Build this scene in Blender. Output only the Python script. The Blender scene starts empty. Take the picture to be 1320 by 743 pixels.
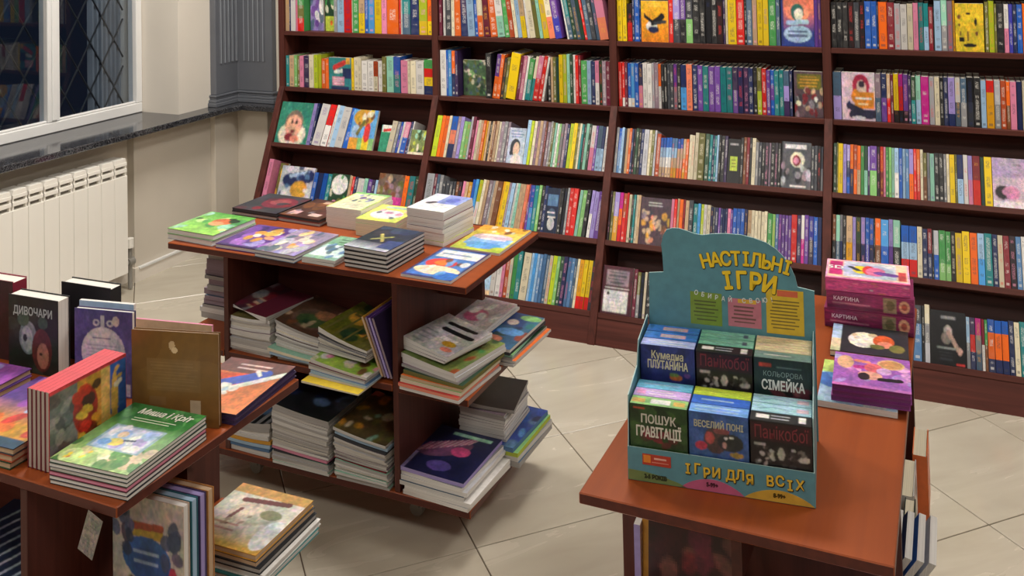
import bpy, bmesh, math, random
import numpy as np
from mathutils import Matrix, Vector, Euler
random.seed(7); RNG = np.random.RandomState(5)
D2R = math.pi/180
S = bpy.context.scene
C = S.collection

# ---------------------------------------------------------------- camera
cam_d = bpy.data.cameras.new('camera'); cam = bpy.data.objects.new('camera', cam_d); C.objects.link(cam)
cam_d.sensor_fit = 'HORIZONTAL'; cam_d.sensor_width = 36.0; cam_d.lens = 36.0*1244.5/1320
cam_d.shift_y = -500.0/1320; cam_d.clip_start = .05; cam_d.clip_end = 60
pit, yaw, rol = -.0285, -.4258, -.0209
_F = Vector((math.sin(yaw)*math.cos(pit), math.cos(yaw)*math.cos(pit), -math.sin(pit)))
_R = Vector((math.cos(yaw), -math.sin(yaw), 0)); _U = _R.cross(_F)
_R2 = math.cos(rol)*_R+math.sin(rol)*_U; _U2 = -math.sin(rol)*_R+math.cos(rol)*_U
cam.matrix_world = Matrix(((_R2.x, _U2.x, -_F.x, 0), (_R2.y, _U2.y, -_F.y, 0), (_R2.z, _U2.z, -_F.z, 1.75), (0, 0, 0, 1)))
S.camera = cam

# ---------------------------------------------------------------- world, exposure, lamps
w = bpy.data.worlds.new('night'); S.world = w; w.use_nodes = True
w.node_tree.nodes['Background'].inputs[0].default_value = (.007, .010, .018, 1)
w.node_tree.nodes['Background'].inputs[1].default_value = 1.0
S.view_settings.view_transform = 'Standard'; S.view_settings.look = 'None'
S.view_settings.gamma = 1; S.view_settings.use_curve_mapping = False
S.view_settings.exposure = 0.0
LAMPS = [(-2.75, 3.0, 50), (-1.0, 3.1, 30), (.9, 3.0, 27), (-2.3, .3, 18), (.6, .3, 14), (-1.2, -1.6, 22)]  # last three entries only add fill from the camera side
CEIL = 3.0

# ---------------------------------------------------------------- helpers
def s2l(v): return v/12.92 if v <= .04045 else ((v+.055)/1.055)**2.4
def rgb(h): return tuple(s2l(int(h[i:i+2], 16)/255) for i in (0, 2, 4))
PAL = dict(tan='c9ab8c', cream='e4dac0', white='e6e2de', navy='202c58', blue='2f60b4', sky='62a2de', lblue='a6c2dd', teal='2e8083',
 mint='9accb6', green='4b9653', lgreen='8bc079', dgreen='25452f', olive='706d38', yg='b9c84a', yellow='eccb30', gold='d59c3a',
 orange='ec7533', red='d03a38', dred='7f2430', maroon='6a2238', pink='dd8faa', magenta='c23a8e', purple='6d4896', lav='a798d2',
 mauve='93808c', dpurple='3a2a52', black='17181d', char='3a3d45', slate='4c6278', grey='8d8d90', lgrey='c0c0c6', brown='76482e',
 rust='a84a2b', salmon='e88c72', steel='5a7ea8', violet='4140a4')
PAL = {k: rgb(v) for k, v in PAL.items()}
WORD = dict(tan='tan', cream='cream', white='white', navy='navy', blue='blue', sky='sky blue', lblue='pale blue', teal='teal', mint='mint',
 green='green', lgreen='light green', dgreen='dark green', olive='olive', yg='lime', yellow='yellow', gold='golden', orange='orange',
 red='red', dred='dark red', maroon='maroon', pink='pink', magenta='magenta', purple='purple', lav='lavender', mauve='mauve',
 dpurple='dark purple', black='black', char='charcoal', slate='slate', grey='grey', lgrey='pale grey', brown='brown', rust='rust',
 salmon='salmon', steel='steel blue', violet='violet')
ORD = ('first second third fourth fifth sixth seventh eighth ninth tenth eleventh twelfth thirteenth fourteenth fifteenth sixteenth '
       'seventeenth eighteenth nineteenth twentieth').split()
def ordw(n):
    if n <= 20: return ORD[n-1]
    t = {2: 'twenty', 3: 'thirty', 4: 'forty', 5: 'fifty'}[n//10]
    return (t+'-'+ORD[n % 10-1]) if n % 10 else {3: 'thirtieth', 4: 'fortieth', 5: 'fiftieth'}[n//10]

def node_mat(name, rough=.5, col=(.5, .5, .5), spec=.5):
    m = bpy.data.materials.new(name); m.use_nodes = True
    b = m.node_tree.nodes['Principled BSDF']
    b.inputs['Base Color'].default_value = (*col, 1); b.inputs['Roughness'].default_value = rough
    b.inputs['Specular IOR Level'].default_value = spec
    return m, m.node_tree, b
def nd(nt, typ, **kw):
    n = nt.nodes.new(typ)
    for k, v in kw.items(): setattr(n, k, v)
    return n
def mixc(nt, fac, a, b, mode='MIX'):
    n = nt.nodes.new('ShaderNodeMix'); n.data_type = 'RGBA'; n.blend_type = mode
    for sock, v in ((n.inputs[0], fac), (n.inputs[6], a), (n.inputs[7], b)):
        if hasattr(v, 'is_linked'): nt.links.new(v, sock)
        elif isinstance(v, (int, float)): sock.default_value = v
        else: sock.default_value = (*v[:3], 1)
    return n.outputs[2]
def ramp(nt, src, p0, p1, v0=0., v1=1.):
    n = nt.nodes.new('ShaderNodeMapRange'); n.inputs[1].default_value = p0; n.inputs[2].default_value = p1
    n.inputs[3].default_value = v0; n.inputs[4].default_value = v1; nt.links.new(src, n.inputs[0]); return n.outputs[0]
def math_(nt, op, a, b=None):
    n = nt.nodes.new('ShaderNodeMath'); n.operation = op
    for s_, v in ((n.inputs[0], a), (n.inputs[1], b)):
        if v is None: continue
        if hasattr(v, 'is_linked'): nt.links.new(v, s_)
        else: s_.default_value = v
    return n.outputs[0]
def noise(nt, scale=(1, 1, 1), s=5, det=3, coord='Object', dist=0.):
    tc = nt.nodes.new('ShaderNodeTexCoord'); mp = nt.nodes.new('ShaderNodeMapping'); mp.inputs['Scale'].default_value = scale
    nt.links.new(tc.outputs[coord], mp.inputs[0]); n = nt.nodes.new('ShaderNodeTexNoise')
    n.inputs['Scale'].default_value = s; n.inputs['Detail'].default_value = det; n.inputs['Distortion'].default_value = dist
    nt.links.new(mp.outputs[0], n.inputs[0]); return n.outputs[0], mp
def plain(name, col, rough=.5, var=.12, s=6, spec=.5):
    m, nt, b = node_mat(name, rough, col, spec); f, _ = noise(nt, s=s)
    c = mixc(nt, ramp(nt, f, .3, .7), tuple(x*(1-var) for x in col), tuple(min(1, x*(1+var)) for x in col))
    nt.links.new(c, b.inputs['Base Color']); return m
def wood(name, axis, c1, c2, rough=.38):
    m, nt, b = node_mat(name, rough, spec=.32); sc = [26, 26, 26]; sc[axis] = 1.2
    f, mp = noise(nt, tuple(sc), 1.6, 5, dist=.6); f2, _ = noise(nt, tuple(x*.3 for x in sc), 1.0, 2)
    g = mixc(nt, ramp(nt, f, .3, .72), c1, c2); g = mixc(nt, ramp(nt, f2, .35, .7, 0, .45), g, tuple(x*.72 for x in c1))
    nt.links.new(g, b.inputs['Base Color'])
    return m
def attr_mat(name, rough=.4, spec=.5):
    m, nt, b = node_mat(name, rough, spec=spec); a = nd(nt, 'ShaderNodeAttribute', attribute_name='Col')
    f, _ = noise(nt, s=60, det=2); c = mixc(nt, ramp(nt, f, .3, .7, 0, .16), a.outputs[0], (.02, .02, .02))
    nt.links.new(c, b.inputs['Base Color']); return m
M = {}
LAM1, LAM2 = rgb('98491f'), rgb('6e2e16')
DK1, DK2 = rgb('61322a'), rgb('3c1d18')
for i, a in enumerate('xyz'):
    M['lam_'+a] = wood('cherry_laminate_'+a, i, LAM1, tuple(.55*p+.45*q for p, q in zip(LAM1, LAM2)))
    M['dark_'+a] = wood('mahogany_laminate_'+a, i, DK1, DK2, .45)
M['edge'] = wood('dark_edge_banding', 0, rgb('5c2a20'), rgb('47201a'), .4)
M['print'] = attr_mat('printed_cover', .36)
M['card'] = attr_mat('printed_card', .5)
M['matte'] = attr_mat('matte_print', .7, .2)
def paper_mat():
    m, nt, b = node_mat('page_edges', .85, spec=.15)
    f, _ = noise(nt, (3, 3, 900), 1, 2); a = nd(nt, 'ShaderNodeAttribute', attribute_name='Col')
    c = mixc(nt, ramp(nt, f, .35, .7, 0, .28), a.outputs[0], (.16, .14, .12)); nt.links.new(c, b.inputs['Base Color']); return m
M['pages'] = paper_mat()
def spine_mat():
    m, nt, b = node_mat('printed_spine', .42)
    a = nd(nt, 'ShaderNodeAttribute', attribute_name='Col'); k = nd(nt, 'ShaderNodeAttribute', attribute_name='Ink')
    uv = nd(nt, 'ShaderNodeUVMap', uv_map='UVMap'); sx = nd(nt, 'ShaderNodeSeparateXYZ'); nt.links.new(uv.outputs[0], sx.inputs[0])
    u, v, seed = sx.outputs[0], sx.outputs[1], k.outputs['Alpha']
    def n1(sv, su, ss):
        cx = nd(nt, 'ShaderNodeCombineXYZ'); nt.links.new(math_(nt, 'MULTIPLY', v, sv), cx.inputs[0])
        nt.links.new(math_(nt, 'MULTIPLY', u, su), cx.inputs[1]); nt.links.new(math_(nt, 'MULTIPLY', seed, ss), cx.inputs[2])
        n = nd(nt, 'ShaderNodeTexNoise'); n.inputs['Scale'].default_value = 1; n.inputs['Detail'].default_value = 1
        nt.links.new(cx.outputs[0], n.inputs[0]); return n.outputs[0]
    glyph = ramp(nt, n1(90, 7, 173), .46, .54); word = ramp(nt, n1(5, .1, 311), .47, .5)
    band = math_(nt, 'MULTIPLY', math_(nt, 'GREATER_THAN', u, .24), math_(nt, 'LESS_THAN', u, .76))
    rng = math_(nt, 'MULTIPLY', math_(nt, 'GREATER_THAN', v, .16), math_(nt, 'LESS_THAN', v, .92))
    t = math_(nt, 'MULTIPLY', math_(nt, 'MULTIPLY', glyph, word), math_(nt, 'MULTIPLY', band, rng))
    logo = math_(nt, 'MULTIPLY', math_(nt, 'MULTIPLY', math_(nt, 'GREATER_THAN', v, .05), math_(nt, 'LESS_THAN', v, .1)), band)
    t = math_(nt, 'MULTIPLY', math_(nt, 'MAXIMUM', t, math_(nt, 'MULTIPLY', logo, math_(nt, 'GREATER_THAN', math_(nt, 'FRACT', math_(nt, 'MULTIPLY', seed, 7.3)), .55))), .55)
    base = mixc(nt, ramp(nt, n1(7, 1.2, 97), .35, .7, 0, .05), a.outputs[0], k.outputs[0])
    nt.links.new(mixc(nt, t, base, k.outputs[0]), b.inputs['Base Color']); return m
M['spine'] = spine_mat()
M['plaster'] = plain('wall_plaster', rgb('cfc6b8'), .8, .04, 3, .2)
M['plasterw'] = plain('reveal_plaster', rgb('e0d8cc'), .7, .03, 3, .2)
M['pvc'] = plain('white_window_plastic', rgb('e3e2e0'), .3, .02)
M['enamel'] = plain('radiator_enamel', rgb('efebe2'), .32, .02)
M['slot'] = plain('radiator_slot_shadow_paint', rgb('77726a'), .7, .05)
M['pilaster'] = plain('grey_pilaster_paint', rgb('62656c'), .45, .05)
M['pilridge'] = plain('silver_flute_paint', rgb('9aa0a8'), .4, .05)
M['metal'] = plain('brushed_metal', rgb('8a8780'), .35, .1)
M['iron'] = plain('dark_iron', rgb('26282c'), .5, .1)
M['cloth'] = plain('grey_curtain_cloth', rgb('80848a'), .9, .15)
def granite():
    m, nt, b = node_mat('granite', .09); f, _ = noise(nt, s=170, det=2); f2, _ = noise(nt, s=28, det=3)
    c = mixc(nt, ramp(nt, f, .42, .62), rgb('1b1c20'), rgb('5c5c60')); c = mixc(nt, ramp(nt, f2, .4, .65, 0, .6), c, rgb('24252a'))
    nt.links.new(c, b.inputs['Base Color']); return m
M['granite'] = granite()
def tile_mat():
    m, nt, b = node_mat('polished_tile', .2, spec=.5)
    tc = nd(nt, 'ShaderNodeTexCoord'); oi = nd(nt, 'ShaderNodeObjectInfo'); mp = nd(nt, 'ShaderNodeMapping'); mp.inputs['Scale'].default_value = (1.5, 5, 1)
    add = nd(nt, 'ShaderNodeVectorMath', operation='ADD'); mul = nd(nt, 'ShaderNodeVectorMath', operation='MULTIPLY')
    cb = nd(nt, 'ShaderNodeCombineXYZ'); nt.links.new(math_(nt, 'MULTIPLY', oi.outputs['Random'], 31.), cb.inputs[0]); nt.links.new(math_(nt, 'MULTIPLY', oi.outputs['Random'], 17.), cb.inputs[1])
    nt.links.new(tc.outputs['Object'], mp.inputs[0]); nt.links.new(mp.outputs[0], add.inputs[0]); nt.links.new(cb.outputs[0], add.inputs[1])
    n = nd(nt, 'ShaderNodeTexNoise'); n.inputs['Scale'].default_value = 1.3; n.inputs['Detail'].default_value = 6; n.inputs['Distortion'].default_value = 1.2
    nt.links.new(add.outputs[0], n.inputs[0])
    c = mixc(nt, ramp(nt, n.outputs[0], .25, .75), rgb('b0a796'), rgb('c2baaa')); c = mixc(nt, ramp(nt, oi.outputs['Random'], 0, 1, 0, .22), c, rgb('a3937e'))
    nt.links.new(c, b.inputs['Base Color']); nt.links.new(ramp(nt, n.outputs[0], .3, .7, .16, .3), b.inputs['Roughness']); return m
M['tile'] = tile_mat()
M['grout'] = plain('grout', rgb('5d4f42'), .9, .1)
M['ceil'] = plain('ceiling_paint', rgb('d8d4cc'), .9, .03)
def glass():
    m = bpy.data.materials.new('window_glass'); m.use_nodes = True; nt = m.node_tree; nt.nodes.clear()
    o = nd(nt, 'ShaderNodeOutputMaterial'); t = nd(nt, 'ShaderNodeBsdfTransparent'); g = nd(nt, 'ShaderNodeBsdfGlossy'); g.inputs['Roughness'].default_value = .02
    t.inputs[0].default_value = (.8, .84, .88, 1)
    f = nd(nt, 'ShaderNodeFresnel'); f.inputs[0].default_value = 1.6; x = nd(nt, 'ShaderNodeMixShader')
    gm = nd(nt, 'ShaderNodeNewGeometry'); nt.links.new(math_(nt, 'MULTIPLY', f.outputs[0], math_(nt, 'SUBTRACT', 1., gm.outputs['Backfacing'])), x.inputs[0]); nt.links.new(t.outputs[0], x.inputs[1]); nt.links.new(g.outputs[0], x.inputs[2]); nt.links.new(x.outputs[0], o.inputs[0]); return m
M['glass'] = glass()
def lampm():
    m, nt, b = node_mat('lamp_diffuser', .5, (.9, .9, .9)); b.inputs['Emission Color'].default_value = (1, .93, .82, 1); b.inputs['Emission Strength'].default_value = 6; return m
M['lamp'] = lampm()

class MB:
    """collects faces: each with material key, colour, optional uv and ink"""
    def __init__(s): s.v = []; s.f = []; s.m = []; s.c = []; s.uv = []; s.k = []
    def face(s, pts, mat, col=(.5, .5, .5), uv=None, ink=(0, 0, 0, 0)):
        n = len(s.v); s.v += [tuple(p) for p in pts]; s.f.append(tuple(range(n, n+len(pts)))); s.m.append(mat); s.c.append(tuple(col[:3]))
        s.uv.append(uv); s.k.append(ink)
    def box(s, x0, y0, z0, x1, y1, z1, mat, col=(.5, .5, .5), mats={}, cols={}):
        P = [(x0, y0, z0), (x1, y0, z0), (x1, y1, z0), (x0, y1, z0), (x0, y0, z1), (x1, y0, z1), (x1, y1, z1), (x0, y1, z1)]
        for k, q in (('-z', (3, 2, 1, 0)), ('+z', (4, 5, 6, 7)), ('-y', (0, 1, 5, 4)), ('+x', (1, 2, 6, 5)), ('+y', (2, 3, 7, 6)), ('-x', (3, 0, 4, 7))):
            s.face([P[i] for i in q], mats.get(k, mat), cols.get(k, col))
    def prism(s, poly, a0, a1, axis, mat, col=(.5, .5, .5), colcap=None):
        """poly: 2D points; extruded along axis ('x': pts are (y,z); 'y': (x,z); 'z': (x,y))"""
        def p3(p, a): return {'x': (a, p[0], p[1]), 'y': (p[0], a, p[1]), 'z': (p[0], p[1], a)}[axis]
        s.face([p3(p, a0) for p in poly], mat, colcap or col); s.face([p3(p, a1) for p in reversed(poly)], mat, colcap or col)
        for i in range(len(poly)):
            p, q = poly[i], poly[(i+1) % len(poly)]; s.face([p3(p, a0), p3(p, a1), p3(q, a1), p3(q, a0)], mat, col)
    def tube(s, p0, p1, r, mat, n=10, col=(.5, .5, .5), r1=None):
        p0, p1 = Vector(p0), Vector(p1); d = (p1-p0).normalized(); a = d.orthogonal().normalized(); b = d.cross(a); r1 = r if r1 is None else r1
        A = [p0+(a*math.cos(2*math.pi*i/n)+b*math.sin(2*math.pi*i/n))*r for i in range(n)]; B = [p1+(a*math.cos(2*math.pi*i/n)+b*math.sin(2*math.pi*i/n))*r1 for i in range(n)]
        for i in range(n): s.face([A[i], A[(i+1) % n], B[(i+1) % n], B[i]], mat, col)
        s.face(A[::-1], mat, col); s.face(B, mat, col)
    def mesh(s, name, bevel=0., smooth=False, weld=False):
        me = bpy.data.meshes.new(name); me.from_pydata(s.v, [], s.f)
        keys = []
        for k in s.m:
            if k not in keys: keys.append(k)
        for k in keys: me.materials.append(M[k])
        me.polygons.foreach_set('material_index', [keys.index(k) for k in s.m])
        at = me.color_attributes.new('Col', 'FLOAT_COLOR', 'CORNER'); ik = me.color_attributes.new('Ink', 'FLOAT_COLOR', 'CORNER')
        ca, ka, ua = [], [], []
        for f, c, u, k in zip(s.f, s.c, s.uv, s.k):
            for i in range(len(f)):
                ca += [*c, 1]; ka += list(k); ua += list(u[i]) if u else [0, -1]
        at.data.foreach_set('color', ca); ik.data.foreach_set('color', ka)
        me.uv_layers.new(name='UVMap').data.foreach_set('uv', ua)
        if weld or bevel or True:
            bm = bmesh.new(); bm.from_mesh(me)
            bmesh.ops.remove_doubles(bm, verts=bm.verts, dist=1e-5); bmesh.ops.recalc_face_normals(bm, faces=bm.faces)
            if bevel: bmesh.ops.bevel(bm, geom=[e for e in bm.edges if len(e.link_faces) == 2 and e.calc_face_angle(0) > .6], offset=bevel, segments=1, affect='EDGES', profile=.5)
            bm.to_mesh(me); bm.free()
        if smooth:
            for p in me.polygons: p.use_smooth = True
        return me
    def obj(s, name, parent=None, loc=None, rot=None, **kw):
        me = s.mesh(name, **kw); o = bpy.data.objects.new(name, me); C.objects.link(o)
        if parent: o.parent = parent
        if loc: o.location = loc
        if rot: o.rotation_euler = rot
        return o
def boxo(name, x0, y0, z0, x1, y1, z1, mat, parent=None, bevel=0., col=(.5, .5, .5), edge=None):
    """a box board whose object origin sits at its middle so that the grain differs from board to board"""
    c = ((x0+x1)/2, (y0+y1)/2, (z0+z1)/2); b = MB()
    b.box(x0-c[0], y0-c[1], z0-c[2], x1-c[0], y1-c[1], z1-c[2], mat, col, {k: edge for k in ('-x', '+x', '-y', '+y')} if edge else {}); return b.obj(name, parent, c, bevel=bevel)
def tag(o, label, cat, group=None):
    o['label'] = label; o['category'] = cat
    if group: o['group'] = group
    return o
def struct(o, label=None, cat=None):
    o['kind'] = 'structure'
    if label: o['label'] = label
    if cat: o['category'] = cat
    return o
def empty(name, loc=(0, 0, 0), rz=0):
    o = bpy.data.objects.new(name, None); C.objects.link(o); o.location = loc; o.rotation_euler = (0, 0, rz); o.empty_display_size = .05; return o

# ---- painted covers: colour grids (flat print)
class Paint:
    def __init__(s, nx, ny, base):
        k = 1.5 if nx > 14 else 1; nx, ny = int(nx*k), int(ny*k)
        s.U, s.V = np.meshgrid((np.arange(nx)+.5)/nx, (np.arange(ny)+.5)/ny); s.nx, s.ny = nx, ny
        s.a = np.zeros((ny, nx, 3)); s.a[:] = s.c(base)
    def c(s, x): return np.array(PAL[x] if x in PAL else rgb(x))
    def put(s, mask, col, al=1.):
        m = (mask*al)[..., None]; s.a = s.a*(1-m)+s.c(col)*m; return s
    def rect(s, x0, y0, x1, y1, col, al=1.): return s.put((s.U >= x0) & (s.U <= x1) & (s.V >= y0) & (s.V <= y1), col, al)
    def ell(s, cx, cy, rx, ry, col, al=1., rot=0.):
        u, v = s.U-cx, s.V-cy; c, n = math.cos(rot), math.sin(rot); p, q = (u*c+v*n)/rx, (-u*n+v*c)/ry; return s.put(p*p+q*q <= 1, col, al)
    def band(s, x0, y0, x1, y1, w, col, al=1.):
        dx, dy = x1-x0, y1-y0; L = dx*dx+dy*dy+1e-9; t = np.clip(((s.U-x0)*dx+(s.V-y0)*dy)/L, 0, 1)
        return s.put(np.hypot(s.U-x0-t*dx, s.V-y0-t*dy) <= w, col, al)
    def grad(s, c0, c1, y0=0., y1=1.):
        t = np.clip((s.V-y0)/(y1-y0), 0, 1)[..., None]; s.a = s.c(c0)*(1-t)+s.c(c1)*t; return s
    def blobs(s, n, cols, seed, r=(.04, .12), box=(0, 0, 1, 1), al=.9):
        g = random.Random(seed)
        for i in range(n): s.ell(g.uniform(box[0], box[2]), g.uniform(box[1], box[3]), g.uniform(*r), g.uniform(*r), g.choice(cols), al, g.uniform(0, 3))
        return s
    def lines(s, x0, y0, x1, y1, n, col, seed=1, th=.35, al=.8):
        g = random.Random(seed)
        for i in range(n):
            v = y1-(i+.5)*(y1-y0)/n; h = (y1-y0)/n*th; a = g.uniform(0, .12)*(x1-x0); b = g.uniform(0, .2)*(x1-x0); s.rect(x0+a, v-h/2, x1-b, v+h/2, col, al)
        return s
    def speck(s, amt, seed=3):
        g = np.random.RandomState(seed); s.a = np.clip(s.a*(1+amt*(g.rand(s.ny, s.nx, 1)-.5)), 0, 1); return s
def smooth(a, n=1):
    for _ in range(n):
        b = np.pad(a, ((1, 1), (1, 1), (0, 0)), 'edge'); a = (b[:-2, 1:-1]+b[2:, 1:-1]+b[1:-1, :-2]+b[1:-1, 2:]+2*b[1:-1, 1:-1])/6
    return a
def texture(P):
    """printed-picture mottling: several octaves of colour variation over the drawn shapes"""
    g = np.random.RandomState(int(P.a.sum()*997) % 99991); f = np.zeros((P.ny, P.nx, 3))
    for q, amp in ((4, .28), (9, .3), (22, .32), (45, .3)):
        k = g.rand(q+2, q+2, 3); k = .65*k[..., :1]+.35*k; yi = np.linspace(0, q, P.ny); xi = np.linspace(0, q, P.nx); y0, x0 = yi.astype(int), xi.astype(int); fy, fx = (yi-y0)[:, None, None], (xi-x0)[None, :, None]
        f += amp*(2*(k[y0][:, x0]*(1-fy)*(1-fx)+k[y0+1][:, x0]*fy*(1-fx)+k[y0][:, x0+1]*(1-fy)*fx+k[y0+1][:, x0+1]*fy*fx)-1)
    P.a = np.clip(smooth(P.a, 1)*np.exp(f*.8), 0, .95); return P
def art(parent, w, h, P, z, name='cover_art', bend=None, x0=0., y0=0., mat='print'):
    """grid with one coloured cell per paint pixel, centred on (x0,y0) at height z (follows bend)"""
    if not getattr(P, 'crisp', False): P = texture(P)
    nx, ny = P.nx, P.ny; xs = np.linspace(-w/2, w/2, nx+1); ys = np.linspace(-h/2, h/2, ny+1)
    V = [(x+x0, y+y0, z+(bend(x/w, y/h) if bend else 0)) for y in ys for x in xs]
    Fc = [(j*(nx+1)+i, j*(nx+1)+i+1, (j+1)*(nx+1)+i+1, (j+1)*(nx+1)+i) for j in range(ny) for i in range(nx)]
    me = bpy.data.meshes.new(name); me.from_pydata(V, [], Fc); me.materials.append(M[mat])
    at = me.color_attributes.new('Col', 'FLOAT_COLOR', 'CORNER')
    c = np.concatenate([np.clip(P.a, 0, 1), np.ones((ny, nx, 1))], 2).reshape(-1, 1, 4); at.data.foreach_set('color', np.repeat(c, 4, 1).ravel())
    for p in me.polygons: p.use_smooth = True
    o = bpy.data.objects.new(name, me); C.objects.link(o)
    if parent: o.parent = parent
    return o
def text(parent, s, x, y, z, size, col, rot=None, name='lettering', align='CENTER', bold=.0, squash=1., mat='print', shear=0., depth=0., space=1., fit=None):
    cu = bpy.data.curves.new(name, 'FONT'); cu.body = s; cu.size = size; cu.align_x = align; cu.align_y = 'CENTER'; cu.shear = shear
    cu.space_character = space; cu.resolution_u = 3; cu.extrude = depth
    o = bpy.data.objects.new(name, cu); C.objects.link(o)
    dg = bpy.context.evaluated_depsgraph_get(); me = bpy.data.meshes.new_from_object(o.evaluated_get(dg)); bpy.data.objects.remove(o); bpy.data.curves.remove(cu)
    me.materials.clear(); me.materials.append(M[mat]); me.name = name
    if fit and len(me.vertices):
        xs = [v.co.x for v in me.vertices]; k = fit/(max(xs)-min(xs))
        for v in me.vertices: v.co.x *= k
    if bold:
        b0 = bmesh.new(); b0.from_mesh(me); nb = bmesh.new()
        for k in range(6):
            n0 = len(nb.verts); nb.from_mesh(me); nb.verts.ensure_lookup_table()
            for v in nb.verts[n0:]: v.co.x += bold*math.cos(k*math.pi/3); v.co.y += bold*math.sin(k*math.pi/3); v.co.z += k*.00001
        nb.to_mesh(me); nb.free(); b0.free()
    at = me.color_attributes.new('Col', 'FLOAT_COLOR', 'CORNER'); c = PAL[col] if col in PAL else rgb(col)
    at.data.foreach_set('color', list((*c, 1))*len(me.loops))
    for v in me.vertices: v.co.y *= squash
    n = bpy.data.objects.new(name, me); C.objects.link(n); n.parent = parent; n.location = (x, y, z)
    if rot: n.rotation_euler = rot
    return n

# ================================================================ THE ROOM
XW, YB = -3.806, 4.47
fl = MB(); fl.box(-4.2, -3, -.05, 3, YB+.02, -.004, 'grout'); floor = struct(fl.obj('floor'))
def tile_mesh():
    a = .4674/2-.0018; b = MB(); b.box(-a, -a, -.01, a, a, 0, 'tile'); return b.mesh('floor_tile', bevel=.0012)
tm = tile_mesh(); DG = .3305
for i in range(-12, 12):
    for j in range(-12, 6):
        cx, cy = -1.275+DG*(i+1), 3.135+DG*j
        if (i+j) % 2 or not (-3.95 < cx < 1.7 and -.3 < cy < 4.6): continue
        o = bpy.data.objects.new('floor_tile', tm); C.objects.link(o); o.parent = floor; o.location = (cx, cy, 0); o.rotation_euler = (0, 0, math.pi/4)
# walls
def wallbox(n, *a, mat='plaster'): return struct(boxo(n, *a, mat))
SZ = .785
wallbox('wall_back', -3.9, YB, 0, 3, YB+.1, CEIL)
wallbox('wall_right', 3, -3, 0, 3.1, YB+.1, CEIL)
wallbox('wall_front', -4.2, -3.1, 0, 3.1, -3, CEIL)
wl = MB()
wl.box(-4.25, -3, 0, XW-.045, 3.685, SZ-.03, 'plaster')           # niche behind the radiator
wl.box(-4.25, 3.685, 0, XW, YB, SZ-.03, 'plaster')
wl.box(-4.25, 4.0, SZ-.03, XW, YB, CEIL, 'plasterw')               # wall past the window reveal
wl.box(-4.25, -3, SZ-.03, XW, .6, CEIL, 'plasterw')
wl.box(-4.25, .6, 2.3, XW, 4.0, CEIL, 'plasterw')
struct(wl.obj('wall_left'))
struct(boxo('ceiling', -4.25, -3.1, CEIL, 3.1, YB+.1, CEIL+.08, 'ceil'))
# baseboards: tiled skirting
bb = MB(); bb.box(XW, 3.70, 0, XW+.012, YB, .062, 'plasterw'); bb.box(XW, 3.70, .062, XW+.018, YB, .072, 'pvc'); struct(bb.obj('baseboard_left'))
bb = MB(); bb.box(XW-.045, .6, 0, XW-.033, 3.685, .07, 'plasterw'); bb.box(XW-.045, .6, .07, XW-.028, 3.685, .08, 'pvc'); bb.box(XW-.045, 3.675, 0, XW+.012, 3.70, .072, 'plasterw'); struct(bb.obj('baseboard_niche'))
bb = MB(); bb.box(XW, YB-.014, 0, -3.32, YB, .07, 'plasterw'); struct(bb.obj('baseboard_back'))
# low pedestal in the corner under the pilaster
pd = MB(); pd.box(XW, 4.24, 0, XW+.035, YB, SZ-.03, 'plaster'); pd.box(XW, YB-.04, 0, -3.56, YB, SZ-.03, 'plaster'); struct(pd.obj('trim_1', bevel=.002))
# granite sill, one slab round the corner
sl = MB(); XS = -3.695
sl.prism([(-4.09, .7), (XS, .7), (XS+.012, 4.25), (-3.66, 4.335), (-3.30, 4.335), (-3.30, YB), (XW, YB), (XW, 4.0), (-4.09, 4.0)], SZ-.03, SZ, 'z', 'granite')
sill = sl.obj('window_sill', bevel=.004); struct(sill, 'dark speckled granite sill under the window', None)
# window
win = struct(empty('window_1', (-4.09, 0, 0))); win['label'] = 'white framed window with dark night panes above the granite sill'
def wf(name, y0, z0, y1, z1, x0=-.035, x1=.03, mat='pvc'): return boxo(name, x0, y0, z0, x1, y1, z1, mat, win, bevel=.004)
wf('window_frame', .65, SZ+.001, 3.998, .838); wf('window_frame', .65, 2.22, 3.998, 2.29); wf('window_frame', 3.958, .838, 3.998, 2.22); wf('window_frame', .65, .838, .69, 2.22)
for y in (3.39, 2.45, 1.52):
    wf('mullion', y, .838, y+.072, 2.22); wf('mullion_bead', y+.02, .845, y+.052, 2.215, .03, .037)
for a, b in ((.69, 1.52), (1.592, 2.45), (2.522, 3.39), (3.462, 3.958)):
    wf('window_pane', a, .838, b, 2.22, -.004, .004, 'glass'); wf('glazing_bead', a, .838, b, .85, .004, .022)
# iron lattice outside
gr = tag(empty('window_grille', (-4.22, 0, 0)), 'dark diamond lattice grille outside the night window', 'grille')
g = MB(); s = .16
for k in range(-12, 40):
    for sg in (1, -1):
        y0 = k*s; z0, z1 = .8, 2.3; ya, yb = (y0, y0+(z1-z0)*.62) if sg == 1 else (y0, y0-(z1-z0)*.62)
        lo, hi = .62, 3.985; sl_ = (z1-z0)/(yb-ya)
        if max(ya, yb) < lo+.05 or min(ya, yb) > hi-.05: continue
        a_, b_ = min(max(ya, lo), hi), min(max(yb, lo), hi)
        g.tube((.03, a_, z0+(a_-ya)*sl_), (.03, b_, z0+(b_-ya)*sl_), .005, 'iron', 5)
lat = g.obj('lattice', gr)
cu = MB()
for k in range(7):
    y = 3.77+k*.03; cu.prism([(0, y), (.03, y+.008), (.03, y+.02), (0, y+.03), (-.012, y+.015)], .8, 2.3, 'z', 'cloth')
cu.obj('curtain_strip', gr)
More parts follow.
